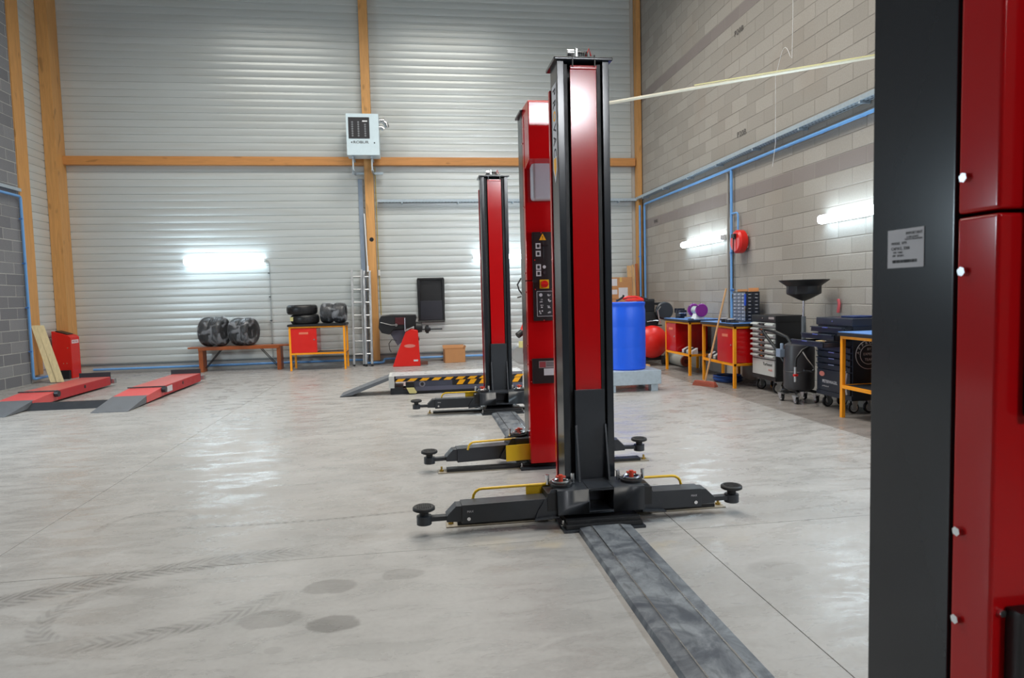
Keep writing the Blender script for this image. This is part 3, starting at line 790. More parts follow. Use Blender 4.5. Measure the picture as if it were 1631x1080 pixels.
TYRE = M('tyre_rubber', sr(26, 27, 29), .42, vary=.2)
def wrapped(label, loc, rz, r, w_, n=2, axis_tilt=0):
    t = thing('wrapped_tyres', label, 'tyres', loc, rz)
    for i in range(n):
        part('tyre', tyre(MB(), 'x', ((i-(n-1)/2)*w_, 0, r), r, w_*.97), TYRE, t)
    W = w_*n/2
    fm = MB().lathe([(r*.5, -W-.012), (r*.85, -W-.016), (r+.004, -W*.86), (r+.010, -W*.5), (r+.006, 0), (r+.011, W*.45), (r+.004, W*.86), (r*.85, W+.016), (r*.5, W+.012)], (0, 0, r+.012), 'x', 48)
    rn = random.Random(len(label))
    for v in fm.bm.verts: v.co += Vector((rn.uniform(-.002, .002), rn.uniform(-.003, .003), rn.uniform(-.002, .002)))
    part('film', fm, FILM, t)
    return t
wrapped('film-wrapped tyre bundle on the left of the brown bench', (-4.10, 14.3, .516), R(-14), .30, .23)
wrapped('film-wrapped tyre bundle on the right of the brown bench', (-3.53, 14.3, .516), R(-20), .285, .215)
# orange workbenches
def workbench(label, loc, rz, L, Dp, H=.93, cab=(0., .5), side_open=True, mat_top=BLUET):
    """local x along the front (front faces -y)"""
    t = thing('workbench', label, 'workbench', loc, rz)
    part('worktop', B(-.02, L+.02, -.02, Dp, H-.045, H-.008), BLACK, t, .004)
    part('bench_mat', B(-.015, L+.015, -.015, Dp, H-.008, H), mat_top, t, .002)
    for x in (0, L-.04):
        for y in (0, Dp-.04): part('leg', B(x, x+.04, y, y+.04, 0, H-.045), ORANGE, t, .003)
    fr = MB().box(0, L, 0, .03, H-.075, H-.045).box(0, L, Dp-.03, Dp, H-.075, H-.045).box(0, .03, 0, Dp, H-.075, H-.045).box(L-.03, L, 0, Dp, H-.075, H-.045)
    part('top_frame', fr, ORANGE, t, .002)
    fr = MB().box(0, L, 0, .03, .32, .355).box(0, L, Dp-.03, Dp, .32, .355).box(0, .03, 0, Dp, .32, .355).box(L-.03, L, 0, Dp, .32, .355)
    part('shelf_frame', fr, ORANGE, t, .002)
    part('shelf', B(.03, L-.03, .03, Dp-.03, .335, .352), DGREY, t)
    a, b = cab[0]*L+.035, cab[1]*L-.01
    if cab[1] >= .99: b = L-.035
    part('cabinet', MB().box(a, a+.012, .02, Dp-.03, .355, H-.08).box(b-.012, b, .02, Dp-.03, .355, H-.08).box(a, b, Dp-.04, Dp-.03, .355, H-.08).box(a, b, .02, Dp-.03, .355, .362).box(a, b, .02, Dp-.03, H-.088, H-.08), RED, t)
    dr = part('cabinet_door', B(a+.003, b-.003, .004, .02, .36, H-.085), REDB if rz == 0 else RED, t, .003)
    part('door_label', B((a+b)/2-.09, (a+b)/2+.09, .002, .0045, H-.20, H-.16), M('faded_label', sr(226, 120, 92), .5), dr)
    part('door_lock', MB().cyl((b-.05, -.008, .62), (b-.05, .004, .62), .014, 10), CHROME, dr)
    return t
workbench('orange-framed workbench by the white wall with two black tyres and a wrapped one on top', (-2.55, 13.76, 0), 0, 1.10, .58, cab=(0, .5), mat_top=BLACK)
TABLE_Z = .931
t = thing('tyre', 'lower black tyre lying flat on the workbench by the white wall', 'tyre', (-2.26, 14.02, TABLE_Z+.095))
part('tyre_body', tyre(MB(), 'z', (0, 0, 0), .285, .185), TYRE, t)
part('size_sticker', B(-.26, -.17, -.20, -.16, -.03, .05), CREAM, t, label='yellow paper sticker on the tread')
t = thing('tyre', 'upper black tyre lying flat on the workbench by the white wall', 'tyre', (-2.31, 14.02, TABLE_Z+.19+.1))
part('tyre_body', tyre(MB(), 'z', (0, 0, 0), .305, .195), TYRE, t)
wrapped('film-wrapped tyre bundle on the workbench by the white wall', (-1.69, 14.04, TABLE_Z), R(-4), .205, .25)
# wheel balancer
t = thing('wheel_balancer', 'red wheel balancer with black top tray near the central post', 'wheel balancer', (-.23, 13.85, 0))
part('pedestal', MB().prism([(-.30, 0), (.27, 0), (.235, .735), (.10, .765), (-.02, .70), (-.19, .30)], 'y', -.06, .42), REDB, t, .012, seg=3)
part('pedestal_badge', MB().lathe([(0, -.004), (.1, -.004), (.1, 0), (0, 0)], (.06, -.06, .42), 'y', 24).xf(Matrix.Translation((.06, -.06, .42)) @ Matrix.Diagonal((1.15, 1, .35, 1)) @ Matrix.Translation((-.06, .06, -.42))), M('badge', sr(214, 128, 118), .4), t)
part('small_plate', B(.13, .22, -.064, -.06, .10, .135), PAPER, t)
part('weight_tray', MB().prism([(-.50, 1.05), (-.54, .98), (-.56, .80), (-.50, .70), (-.34, .66), (-.26, .76), (.03, .77), (.18, .83), (.22, 1.0), (.20, 1.06), (-.3, 1.07)], 'y', -.02, .46), BLACK, t, .02, seg=3)
part('lower_guard', MB().prism([(-.38, .74), (-.30, .62), (-.19, .42), (-.07, .52), (.0, .76)], 'y', .1, .36), M('slate_plastic', sr(84, 84, 98), .5), t, .01)
part('display', B(-.22, -.02, -.05, -.02, .86, 1.01), M('dark_red_panel', sr(74, 22, 28), .4), t, .006)
part('gauge_arm', MB().tube([(-.52, -.03, .92), (-.3, -.05, .86), (-.2, -.05, .86)], .008, 6).cyl((-.2, -.07, .86), (-.2, -.03, .86), .03, 14).cyl((-.02, -.08, .72), (-.02, -.08, 1.0), .014, 8), CHROME, t)
part('shaft_housing', MB().lathe([(0, .16), (.09, .16), (.12, .2), (.10, .32), (0, .34)], (0, .1, .79), 'x', 24), BLACK, t)
part('shaft', MB().cyl((.3, .1, .745), (.74, .1, .745), .018, 14), DGREY, t)
part('wing_nut', MB().lathe([(0, .38), (.05, .38), (.075, .41), (.05, .46), (.03, .50), (0, .50)], (0, .1, .745), 'x', 12).box(.40, .46, .085, .115, .66, .83).box(.40, .46, .01, .19, .73, .76), BLACK, t, .004)
part('cable', MB().tube([(-.2, .0, .54), (-.3, 0, .56), (-.36, 0, .48), (-.35, 0, .36), (-.32, 0, .3)], .008, 6), BLACK, t)
part('pedal', B(.24, .42, -.05, .02, .02, .09), M('rusty_pedal', sr(96, 58, 48), .6), t, .006)
part('side_knob', MB().cyl((.2, .0, .56), (.26, 0, .56), .04, 14), BLACK, t)
# black wall tray
t = thing('tyre_hood', 'black rectangular moulded plastic hood hanging on the white wall', 'hood', (.315, 14.62, .87))
part('shell', MB().box(-.275, .275, .04, .07, 0, .95), BLACK, t, .02, seg=3)
fr = MB().box(-.285, .285, -.02, .05, -.005, .04).box(-.285, .285, -.02, .05, .915, .96).box(-.285, -.24, -.02, .05, .04, .915).box(.24, .285, -.02, .05, .04, .915)
part('rim', fr, BLACK, t, .012, seg=3); part('lower_panel', B(-.24, .24, -.01, .04, .04, .46), M('charcoal_plastic', sr(40, 41, 50), .4), t, .01)
part('crossbar', B(-.24, .24, -.014, .0, .235, .25), M('charcoal_plastic', sr(40, 41, 50), .4), t)
# cartons
def carton(label, loc, sx, sy, h, rz=0, labels=()):
    t = thing('cardboard_box', label, 'box', loc, rz)
    part('box_body', B(-sx/2, sx/2, -sy/2, sy/2, 0, h), BROWN, t, .004)
    part('tape', B(-.025, .025, -sy/2-.001, sy/2+.001, h-.1, h+.001), M('parcel_tape', sr(206, 170, 90), .4), t)
    for (a, b, c, d) in labels: part('shipping_label', B(a, b, -sy/2-.002, -sy/2, c, d), PAPER, t)
    return t
t = thing('open_box', 'open brown cardboard box on the floor at the foot of the white wall', 'box', (.765, 14.35, 0), R(4))
part('box_walls', MB().box(-.22, .22, -.16, -.154, 0, .29).box(-.22, .22, .154, .16, 0, .29).box(-.22, -.214, -.16, .16, 0, .29).box(.214, .22, -.16, .16, 0, .29).box(-.22, .22, -.16, .16, 0, .006), BROWN, t)
part('flap', MB().hexa([(-.22, .154, .285), (.22, .154, .285), (.22, .16, .285), (-.22, .16, .285), (-.23, .19, .36), (.23, .19, .36), (.23, .196, .36), (-.23, .196, .36)]), BROWN, t)
part('flap', MB().hexa([(.214, -.15, .285), (.22, -.15, .285), (.22, .15, .285), (.214, .15, .285), (.235, -.15, .35), (.241, -.15, .35), (.241, .15, .35), (.235, .15, .35)]), BROWN, t)

# ================================================================== LEFT CORNER
t = thing('lift_console', 'red control console by the corner timber post behind the ramps', 'console', (-6.85, 14.16, 0))
part('cabinet', MB().prism([(-.165, 0), (.17, 0), (.17, .80), (.12, .84), (-.165, .93)], 'y', -.17, .17), REDB, t, .006)
part('button_panel', MB().hexa([(-.12, -.12, .917), (.09, -.12, .855), (.09, .12, .855), (-.12, .12, .917), (-.12, -.12, .935), (.09, -.12, .868), (.09, .12, .868), (-.12, .12, .935)]), BLACK, t, .004)
part('nameplate', B(.1705, .172, -.13, .13, .68, .75), M('white_pink_plate', sr(230, 205, 208), .5), t)
text('nameplate_print', 'PROVAC', .05, M('dull_red', sr(150, 60, 66), .5), t, (.1726, 0, .715), (0, 1, 0), (0, 0, 1), squash=1.1)
part('foot_box', B(-.02, .15, -.26, -.175, 0, .17), BLACK, t, .006)
for (x, z) in ((.02, .30), (.08, .30), (.11, .60)): part('bolt', MB().cyl((x, -.175, z), (x, -.17, z), .01, 8), CHROME, t)
t = thing('plank', 'pale pine plank leaning on the left timber post', 'plank', (0, 0, 0))
def lean_plank(w_, th, p0, p1, side):
    p0, p1, side = Vector(p0), Vector(p1), Vector(side).normalized(); up = (p1-p0).normalized(); nn = side.cross(up).normalized()
    v = []
    for p in (p0, p1): v += [p-side*w_/2-nn*th/2, p+side*w_/2-nn*th/2, p+side*w_/2+nn*th/2, p-side*w_/2+nn*th/2]
    return MB().hexa(v)
t.location = (-6.62, 13.3, 0)
part('board', lean_plank(.115, .02, (-.055, 0, .012), (-.37, .10, 1.07), (1, .35, 0)), PINE, t, .002)
part('board', lean_plank(.115, .02, (.045, .015, .012), (-.29, .125, 1.065), (1, .35, 0)), PINE, t, .002)
# red drive-on scissor lift (two platforms)
t = thing('drive_on_lift', 'low red drive-on lift with two platforms and dark ramps at far left', 'car lift', (-4.8, 9.35, 0))
for (xa, xb) in ((-.98, -.50), (.51, .98)):
    DECK = M('pale_red_deck', sr(196, 96, 92), .35, vary=.15, scale=5)  # deck top a paler red than the platform sides
    pf = part('platform', MB().prism([(1.28, .03), (1.28, .165), (3.0, .165), (3.0, .03)], 'x', xa, xb), M('side_red', sr(176, 38, 44), .4), t, .005)
    part('deck', B(xa+.004, xb-.004, 1.28, 3.0, .165, .172), DECK, pf)
    part('red_ramp', MB().prism([(.62, .02), (.62, .115), (1.28, .168), (1.28, .03)], 'x', xa, xb), M('pink_red_ramp', sr(204, 84, 84), .4), t, .004)
    part('dark_ramp', MB().prism([(0, .0), (0, .008), (.66, .122), (.70, .118), (.60, .02)], 'x', xa+.003, xb-.003), M('ramp_grey', sr(98, 102, 108), .5, vary=.15), t, .002)
    part('hinge_bar', MB().cyl((xa-.01, 1.2, .175), (xb+.05, 1.2, .175), .009, 8), BLACK, t)
    part('roller', MB().cyl((xb+.005, 1.2, .13), (xb+.06, 1.2, .13), .045, 16), DGREY, t)
    part('end_stop', B(xa-.02, xb+.0, 3.0, 3.02, .09, .25), DGREY, t, .004)
    part('rear_bracket', B(xb-.05, xb+.05, 3.02, 3.12, .05, .13), ALU, t, .006)
    part('side_hole', MB().cyl((xb-.002, 2.1, .12), (xb+.003, 2.1, .12), .028, 14), BLACK, pf)
part('cross_plate', MB().prism([(.45, 0), (.60, .085), (.66, .085), (.66, 0)], 'x', -.50, .51), DGREY, t, .003)
part('side_badge', B(.981, .983, 1.40, 1.62, .06, .15), PAPER, t)

# ================================================================== STRIPED SCISSOR LIFT
t = thing('scissor_lift', 'low grey scissor lift with black and yellow stripes behind the lift columns', 'car lift', (-.42, 9.78, 0))
LG = M('light_grey_deck', sr(186, 186, 188), .3, vary=.08)
pl = part('platform', B(0, 1.95, .0, .5, .20, .27), DGREY, t, .004)
part('deck', B(.02, 1.95, .0, .5, .27, .276), LG, pl)
part('front_face', B(.08, 1.95, -.005, 0, .235, .27), M('mid_grey', sr(120, 120, 132), .4), pl)
part('end_cap', B(-.02, .06, -.015, .5, .10, .275), M('off_white_steel', sr(196, 198, 196), .4), t, .004)
part('base_frame', MB().box(0, 1.95, .03, .47, .0, .065).box(0, .18, .03, .47, .065, .11), DGREY, t, .003)
part('link', MB().prism([(.2, .07), (.3, .07), (1.0, .19), (.9, .19)], 'y', .08, .10).prism([(1.9, .07), (1.8, .07), (.9, .19), (1.0, .19)], 'y', .12, .14), DGREY, t)
part('side_panel', B(.34, .96, -.004, .03, .06, .195), M('slate_blue_panel', sr(64, 68, 84), .4), t); part('side_beam', B(.9, 1.95, -.006, .03, .11, .20), BLACK, t); part('lower_beam', B(.36, 1.95, -.007, .02, .045, .108), M('slate_grey_beam', sr(88, 90, 108), .4), t); part('upper_band', B(.06, 1.95, -.007, .0, .19, .236), BLACK, t)
def stripe(x, z0, z1, w_): return MB().prism([(x, z0), (x+w_, z0), (x+w_+.05, z1), (x+.05, z1)], 'y', -.0095, -.007)
for i in range(11): part('hazard_stripe', stripe(.07+.175*i, .193, .232, .105), WARN, t)
for i in range(6): part('hazard_stripe', stripe(.96+.165*i, .118, .186, .09), WARN, t)
part('lock_block', MB().box(.22, .34, -.03, .04, .10, .18), BLACK, t, .004)
part('roller_guard', MB().prism([(.23, .10), (.34, .10), (.38, .03), (.36, .015), (.27, .02)], 'y', -.05, -.02), CREAM, t, .004)
part('hole_rim', MB().cyl((.46, -.012, .145), (.46, .03, .145), .045, 20), M('mid_grey', sr(120, 120, 132), .4), t)
part('hole', MB().cyl((.46, -.014, .145), (.46, -.01, .145), .025, 16), INK, t)
part('drive_on_ramp', MB().prism([(-.72, 0), (-.72, .012), (-.02, .262), (.0, .24), (-.02, .215), (-.55, .02)], 'y', .0, .44), M('ramp_grey', sr(98, 102, 108), .5, vary=.15), t, .003)

# tyre changer seen between columns
t = thing('tyre_changer', 'tyre changing machine glimpsed between two lift columns, red arm and grey disc', 'tyre changer', (2.3, 12.3, 0))
part('cabinet', B(-.25, .35, -.3, .4, 0, .75), REDB, t, .02)
part('bead_breaker', MB().lathe([(0, 0), (.16, .0), (.2, .03), (.1, .06), (0, .06)], (0, 0, 0), 'x', 24).xf(Matrix.Translation((-.42, -.25, .32)) @ Matrix.Rotation(R(-25), 4, 'Y') @ Matrix.Rotation(R(70), 4, 'Z')), ALU, t)
part('breaker_arm', MB().box(-.40, -.2, -.28, -.2, .34, .42), BLACK, t, .005)
part('turntable', MB().lathe([(0, .75), (.28, .75), (.3, .80), (.2, .83), (0, .83)], (.05, 0, 0)), ALU, t)
part('column', B(.2, .34, .25, .39, .75, 1.75), BLACK, t, .01)
part('mount_arm', MB().cyl((-.38, -.1, .72), (-.25, .0, .98), .05, 14).cyl((-.25, 0, .98), (.27, .3, 1.7), .03, 12), REDB, t)
part('arm_head', MB().cyl((-.47, -.14, .66), (-.38, -.1, .72), .06, 14), BLACK, t)
part('air_hose', MB().tube([(-.30, 0, 1.35), (-.40, 0, 1.5), (-.43, 0, 1.6), (-.36, 0, 1.72)], .014, 6).tube([(-.44, 0, 1.36), (-.36, 0, 1.38)], .014, 6), BLACK, t)
part('lubricant_tub', MB().cyl((-.42, -.3, .45), (-.42, -.3, .56), .06, 14), CREAM, t)
t = thing('yellow_tray', 'small yellow and white parts tray on the floor seen between two lift columns', 'tray', (1.3, 10.4, 0))
part('tray_body', B(-.22, .2, -.1, .1, .0, .05), M('yellow_orange', sr(236, 176, 30), .4), t, .01); part('cup', MB().cyl((.0, 0, .05), (0, 0, .12), .06, 14), CREAM, t)

# ================================================================== DRUM GROUP
t = thing('spill_pallet', 'galvanised steel spill pallet under the blue drum', 'pallet', (3.0, 9.35, 0))
part('sump', B(-.4, .4, -.36, .36, .10, .30), GALV, t, .008)
for x in (-.36, .26):
    for y in (-.33, .21): part('foot', B(x, x+.10, y, y+.12, 0, .10), GALV, t, .003)
t = thing('plastic_drum', 'blue plastic drum beside the middle lift column', 'drum', (2.985, 9.33, .301))
pf = [(0, 0), (.27, 0), (.286, .012), (.289, .04), (.287, .06), (.289, .09), (.290, .30), (.2885, .315), (.290, .33), (.290, .60), (.2885, .615), (.290, .63), (.290, .85), (.280, .895), (.283, .925), (.290, .935), (.290, .96), (.282, .965), (.27, .95), (0, .945)]
part('drum_body', MB().lathe(pf, n=56), BLUED, t)
part('bung', MB().cyl((-.15, -.05, .945), (-.15, -.05, .965), .035, 16), BLUED, t)
t = thing('drum_wrench', 'red tool with black grips lying on top of the blue drum', 'tool', (3.05, 9.3, 1.27))
part('upper_jaw', MB().tube([(-.10, 0, .045), (-.04, -.02, .07), (.08, -.02, .07), (.20, 0, .035)], .018, 10).box(-.08, .18, -.10, -.02, .01, .03), REDB, t)
part('lower_jaw', MB().tube([(-.06, -.05, .022), (.06, -.08, .03), (.18, -.03, .022)], .02, 10), REDB, t)
part('grip', MB().tube([(-.20, 0, .02), (-.16, 0, .035), (-.10, 0, .07), (-.09, 0, .10)], .016, 8), BLACK, t); part('grip', MB().tube([(.16, 0, .07), (.22, 0, .045), (.27, 0, .03)], .016, 8), BLACK, t)
carton('large brown carton at the bottom of the stack behind the blue drum', (4.25, 13.95, 0), .62, .5, .64)
carton('brown carton in the middle of the stack behind the blue drum', (4.25, 13.95, .645), .6, .5, .62)
carton('brown carton with white labels on top of the stack behind the blue drum', (4.31, 13.95, 1.27), .50, .45, .46, labels=((-.20, -.08, .28, .43), (-.05, .15, .02, .24), (-.24, -.08, .10, .2)))
for i, (x, c, l) in enumerate(((4.74, PINE2, 'pale board'), (4.83, PINE2, 'narrow pale board'), (4.91, M('red_brown_board', sr(176, 96, 48), .5), 'red-brown board'))):
    t = thing('leaning_board', '%s leaning in the rear right corner behind the drum%s' % (l, '' if i != 0 else ', widest and leftmost'), 'board', (x, 14.35, 0))
    part('board', lean_plank(.10 if i == 0 else .06, .022, (0, -.1, .005), (0, .12, 2.0+.02*i), (1, 0, 0)), c, t, .002)
# compressor
t = thing('air_compressor', 'red air compressor with black pump between blue drum and workbench', 'compressor', (4.40, 12.0, 0))
tank = [(0, -.08), (.12, -.065), (.22, -.03), (.29, .03), (.31, .09), (.31, 1.2), (.29, 1.26), (.2, 1.33), (0, 1.36)]
part('tank', MB().lathe(tank, (0, 0, .46), 'y', 40), REDB, t)
part('motor_plate', B(-.18, .2, .1, 1.0, .755, .775), BLACK, t, .004)
part('pump', MB().box(-.16, .14, .2, .48, .775, 1.02).box(-.12, .10, .22, .44, 1.0, 1.27).cyl((-.2, .34, .88), (.18, .34, .88), .13, 20), BLACK, t, .012)
fins = MB()
for k in range(7): fins.box(-.145, .125, .20, .46, 1.04+k*.03, 1.048+k*.03)
part('cooling_fins', fins, BLACK, t)['kind'] = 'stuff'
part('pump_head', B(-.04, .28, .24, .38, 1.15, 1.20), BLACK, t, .01)
part('belt_guard', MB().lathe([(0, 0), (.15, 0), (.17, .02), (.17, .06), (.15, .08), (0, .08)], (.26, .1, 1.04), 'y', 30), DGREY, t)
part('pipe', MB().tube([(.17, .1, 1.12), (.10, .05, 1.05), (.12, .05, .9), (.16, .05, .82)], .013, 8).tube([(-.1, .1, .84), (.05, .08, .86), (.15, .08, .86)], .012, 8), CHROME, t)
part('axle_bracket', B(-.2, .2, .15, .2, .1, .2), BLACK, t)
for s in (-1, 1): part('wheel', MB().cyl((s*.24, .2, .09), (s*.29, .2, .09), .09, 20), BLACK, t)
part('stand_leg', B(-.03, .03, 1.1, 1.14, 0, .18), BLACK, t)
t = thing('absorbent_roll', 'grey roll with a brick-red end lying under the far workbench', 'roll', (4.87, 11.63, .115))
part('roll_body', MB().cyl((0, 0, 0), (-.01, .8, 0), .112, 28), M('grey_sleeve', sr(162, 164, 156), .6), t)
part('end_face', MB().cyl((0, -.025, 0), (0, 0, 0), .10, 28), ORED, t)
part('end_hole', MB().cyl((0, -.03, 0), (0, -.02, 0), .045, 20), M('dark_red_hole', sr(96, 40, 34), .7), t)
t = thing('wood_block', 'pale wooden block on the floor under the far workbench', 'block', (4.10, 11.72, 0)); part('block', B(-.06, .1, -.05, .1, 0, .07), PINE2, t, .003)

# ================================================================== RIGHT WALL BENCHES AND CARTS   (front faces -x: rz=-90, local x -> -y)
wbA = workbench('orange-framed workbench with purple grinder, nearer the blue drum', (4.43, 11.50, 0), R(-90), 1.06, .62, cab=(0, .46))
wbB = workbench('orange-framed workbench between broom and silver tool cart', (4.43, 9.93, 0), R(-90), 1.06, .62, cab=(.46, 1.))
wbC = workbench('orange-framed workbench in front of the black tool cart at right', (4.50, 6.58, 0), R(-90), 1.10, .52, cab=(.5, 1.))
for (o, s) in ((wbA, 'far'), (wbB, 'near')):
    t = thing('parts_bin_row', 'row of small white and dark parts bins on the shelf of the %s' % ('grinder workbench' if s == 'far' else 'broom workbench'), 'parts bins', (4.56, 10.72 if s == 'far' else 9.68, .353))
    for i in range(5): part('bin', MB().box(-.05, .05, -.22+i*.09, -.14+i*.09, 0, .012).prism([(-.05, .012), (-.05, .05), (.05, .1), (.05, .012)], 'y', -.22+i*.09, -.145+i*.09), (PAPER, BLACK, SILVER, DGREY, PAPER)[i], t, .003)
# grinder
t = thing('bench_grinder', 'purple and silver bench grinder on the far workbench', 'grinder', (4.66, 10.62, .931))
part('motor', MB().cyl((0, -.10, .15), (0, .12, .15), .07, 24), M('grinder_silver', sr(200, 214, 214), .3, .4), t, .006)
part('wheel_guard', MB().lathe([(0, 0), (.10, 0), (.11, .02), (.10, .05), (0, .05)], (0, -.18, .15), 'y', 28), PURPLE, t)
part('wheel_guard', MB().lathe([(0, 0), (.10, 0), (.11, .02), (.10, .05), (0, .05)], (0, .14, .15), 'y', 28), PURPLE, t)
part('base', MB().hexa([(-.08, -.1, 0), (.08, -.1, 0), (.08, .1, 0), (-.08, .1, 0), (-.05, -.06, .1), (.05, -.06, .1), (.05, .06, .1), (-.05, .06, .1)]), WHITE, t, .006)
part('spark_shield', MB().box(-.13, -.06, -.19, -.12, .22, .225).box(-.13, -.06, .12, .19, .22, .225).cyl((-.02, -.15, .2), (-.02, -.15, .28), .008, 6).cyl((-.02, .16, .2), (-.02, .16, .28), .008, 6), CHROME, t)
part('tool_rest', MB().box(-.14, -.10, -.2, -.12, .10, .108).box(-.14, -.10, .12, .2, .10, .108), CHROME, t)
# vise
t = thing('bench_vise', 'black bench vise at the far end of the grinder workbench', 'vise', (4.62, 11.28, .931))
part('base', MB().cyl((0, 0, 0), (0, 0, .03), .08, 20), NAVY, t); part('body', MB().box(-.06, .06, -.16, .06, .03, .14), NAVY, t, .008)
part('jaw', MB().box(-.07, .07, .06, .09, .09, .17).box(-.07, .07, -.05, -.02, .09, .17), NAVY, t, .004); part('handle', MB().cyl((-.1, -.19, .09), (.1, -.19, .09), .008, 8).cyl((0, -.2, .09), (0, -.16, .09), .015, 10), CHROME, t)
t = thing('rag', 'dark curled rag on the edge of the grinder workbench', 'rag', (4.48, 10.48, .931)); part('cloth', MB().lathe([(0, 0), (.12, .0), (.13, .008), (.09, .018), (.04, .012), (0, .014)], n=16).xf(Matrix.Diagonal((.4, .5, 1, 1))), BLACK, t)
# organiser
t = thing('drawer_organiser', 'black small-parts drawer organiser standing on the broom workbench', 'organiser', (4.86, 9.36, .931))
part('body', B(-.10, .12, -.20, .20, 0, .44), BLACK, t, .004)
DRW = M('clear_grey_drawer', sr(120, 130, 148), .3)
for r_ in range(8):
    for c_ in range(3):
        d = part('drawer', B(-.104, -.10, -.19+c_*.128, -.075+c_*.128, .02+r_*.052, .064+r_*.052), DRW, t, .002)
        part('handle', B(-.112, -.104, -.15+c_*.128, -.115+c_*.128, .035+r_*.052, .045+r_*.052), PAPER, d)
    for c_ in range(2):
        d = part('drawer', B(-.09+c_*.105, .005+c_*.105, -.204, -.20, .02+r_*.052, .064+r_*.052), M('dark_drawer', sr(44, 48, 60), .3), t, .002)
        part('handle', B(-.06+c_*.105, -.025+c_*.105, -.212, -.204, .036+r_*.052, .044+r_*.052), PAPER, d)
t = thing('cardboard_tray', 'small cardboard tray on top of the drawer organiser', 'tray', (4.87, 9.33, 1.372)); part('tray', MB().box(-.08, .1, -.16, .14, 0, .006).box(-.08, -.074, -.16, .14, 0, .04).box(.094, .1, -.16, .14, 0, .055), BROWN, t)
t = thing('blue_tag', 'blue tool hanging on the corner of the drawer organiser', 'tool', (4.745, 9.15, 1.25)); part('handle', MB().box(-.012, .012, -.012, .012, -.08, .09), M('bright_blue', sr(30, 80, 200), .4), t, .006); part('shaft', MB().cyl((0, 0, -.16), (0, 0, -.08), .005, 6), CHROME, t)
t = thing('wall_socket', 'small dark wall bracket behind the broom handle', 'bracket', (5.07, 10.05, 1.30)); part('body', B(-.06, .01, -.05, .05, -.03, .04), DGREY, t, .008)
for (y, l, mt) in ((9.34, 'white-capped tin on the broom workbench, left of the paper disc', SILVER),):
    t = thing('tin', l, 'tin', (4.52, y, .931)); part('can', MB().cyl((0, 0, 0), (0, 0, .05), .05, 20), BLACK, t); part('lid', MB().cyl((0, 0, .05), (0, 0, .062), .046, 20), PAPER, t)
t = thing('tape_roll', 'black roll with pale disc lying on the broom workbench', 'roll', (4.53, 9.17, .931)); part('roll', MB().cyl((0, 0, 0), (0, 0, .045), .075, 28), NAVY, t, .006); part('disc', MB().cyl((0, 0, .045), (0, 0, .05), .05, 24), PAPER, t)
t = thing('steel_scraper', 'steel hand tool lying at the near end of the broom workbench', 'tool', (4.58, 8.98, .931)); part('blade', B(-.03, .25, -.02, .04, .0, .02), CHROME, t, .004); part('grip', MB().cyl((-.03, .01, .015), (-.12, .03, .015), .012, 8), BLACK, t)
# broom
t = thing('broom', 'wooden broom with brick-red brush leaning on the workbench', 'broom', (4.17, 9.26, 0), R(-62))
part('brush_head', MB().hexa([(-.19, -.035, .035), (.19, -.035, .035), (.19, .035, .035), (-.19, .035, .035), (-.17, -.025, .075), (.17, -.025, .075), (.17, .025, .075), (-.17, .025, .075)]), ORED, t, .006)
part('bristles', MB().hexa([(-.20, -.045, 0), (.20, -.045, 0), (.20, .045, 0), (-.20, .045, 0), (-.19, -.035, .036), (.19, -.035, .036), (.19, .035, .036), (-.19, .035, .036)]), M('bristle_red', sr(146, 74, 56), .9), t)
part('handle', MB().cyl((0, 0, .06), (.26, .16, 1.43), .0135, 12), BROOMW, t)
# blue hose coil
t = thing('hose_coil', 'coil of blue hose on the floor under the broom workbench', 'hose', (4.70, 9.62, 0))
pts = [( (.20+.004*math.sin(i*.7))*math.cos(i*.35)+.01*math.sin(i*.11), (.24+.01*math.sin(i*.23))*math.sin(i*.35), .012+.0008*i+.004*math.sin(i*.9)) for i in range(110)]
part('hose', MB().tube(pts, .010, 6), M('blue_hose', sr(24, 74, 150), .4), t)
t = thing('funnel', 'dull red funnel standing on the shelf of the broom workbench', 'funnel', (4.76, 9.80, .353)); part('cone', MB().lathe([(0, 0), (.015, 0), (.02, .06), (.07, .16), (.075, .16), (.03, .06), (0, .05)], n=20), ORED, t)

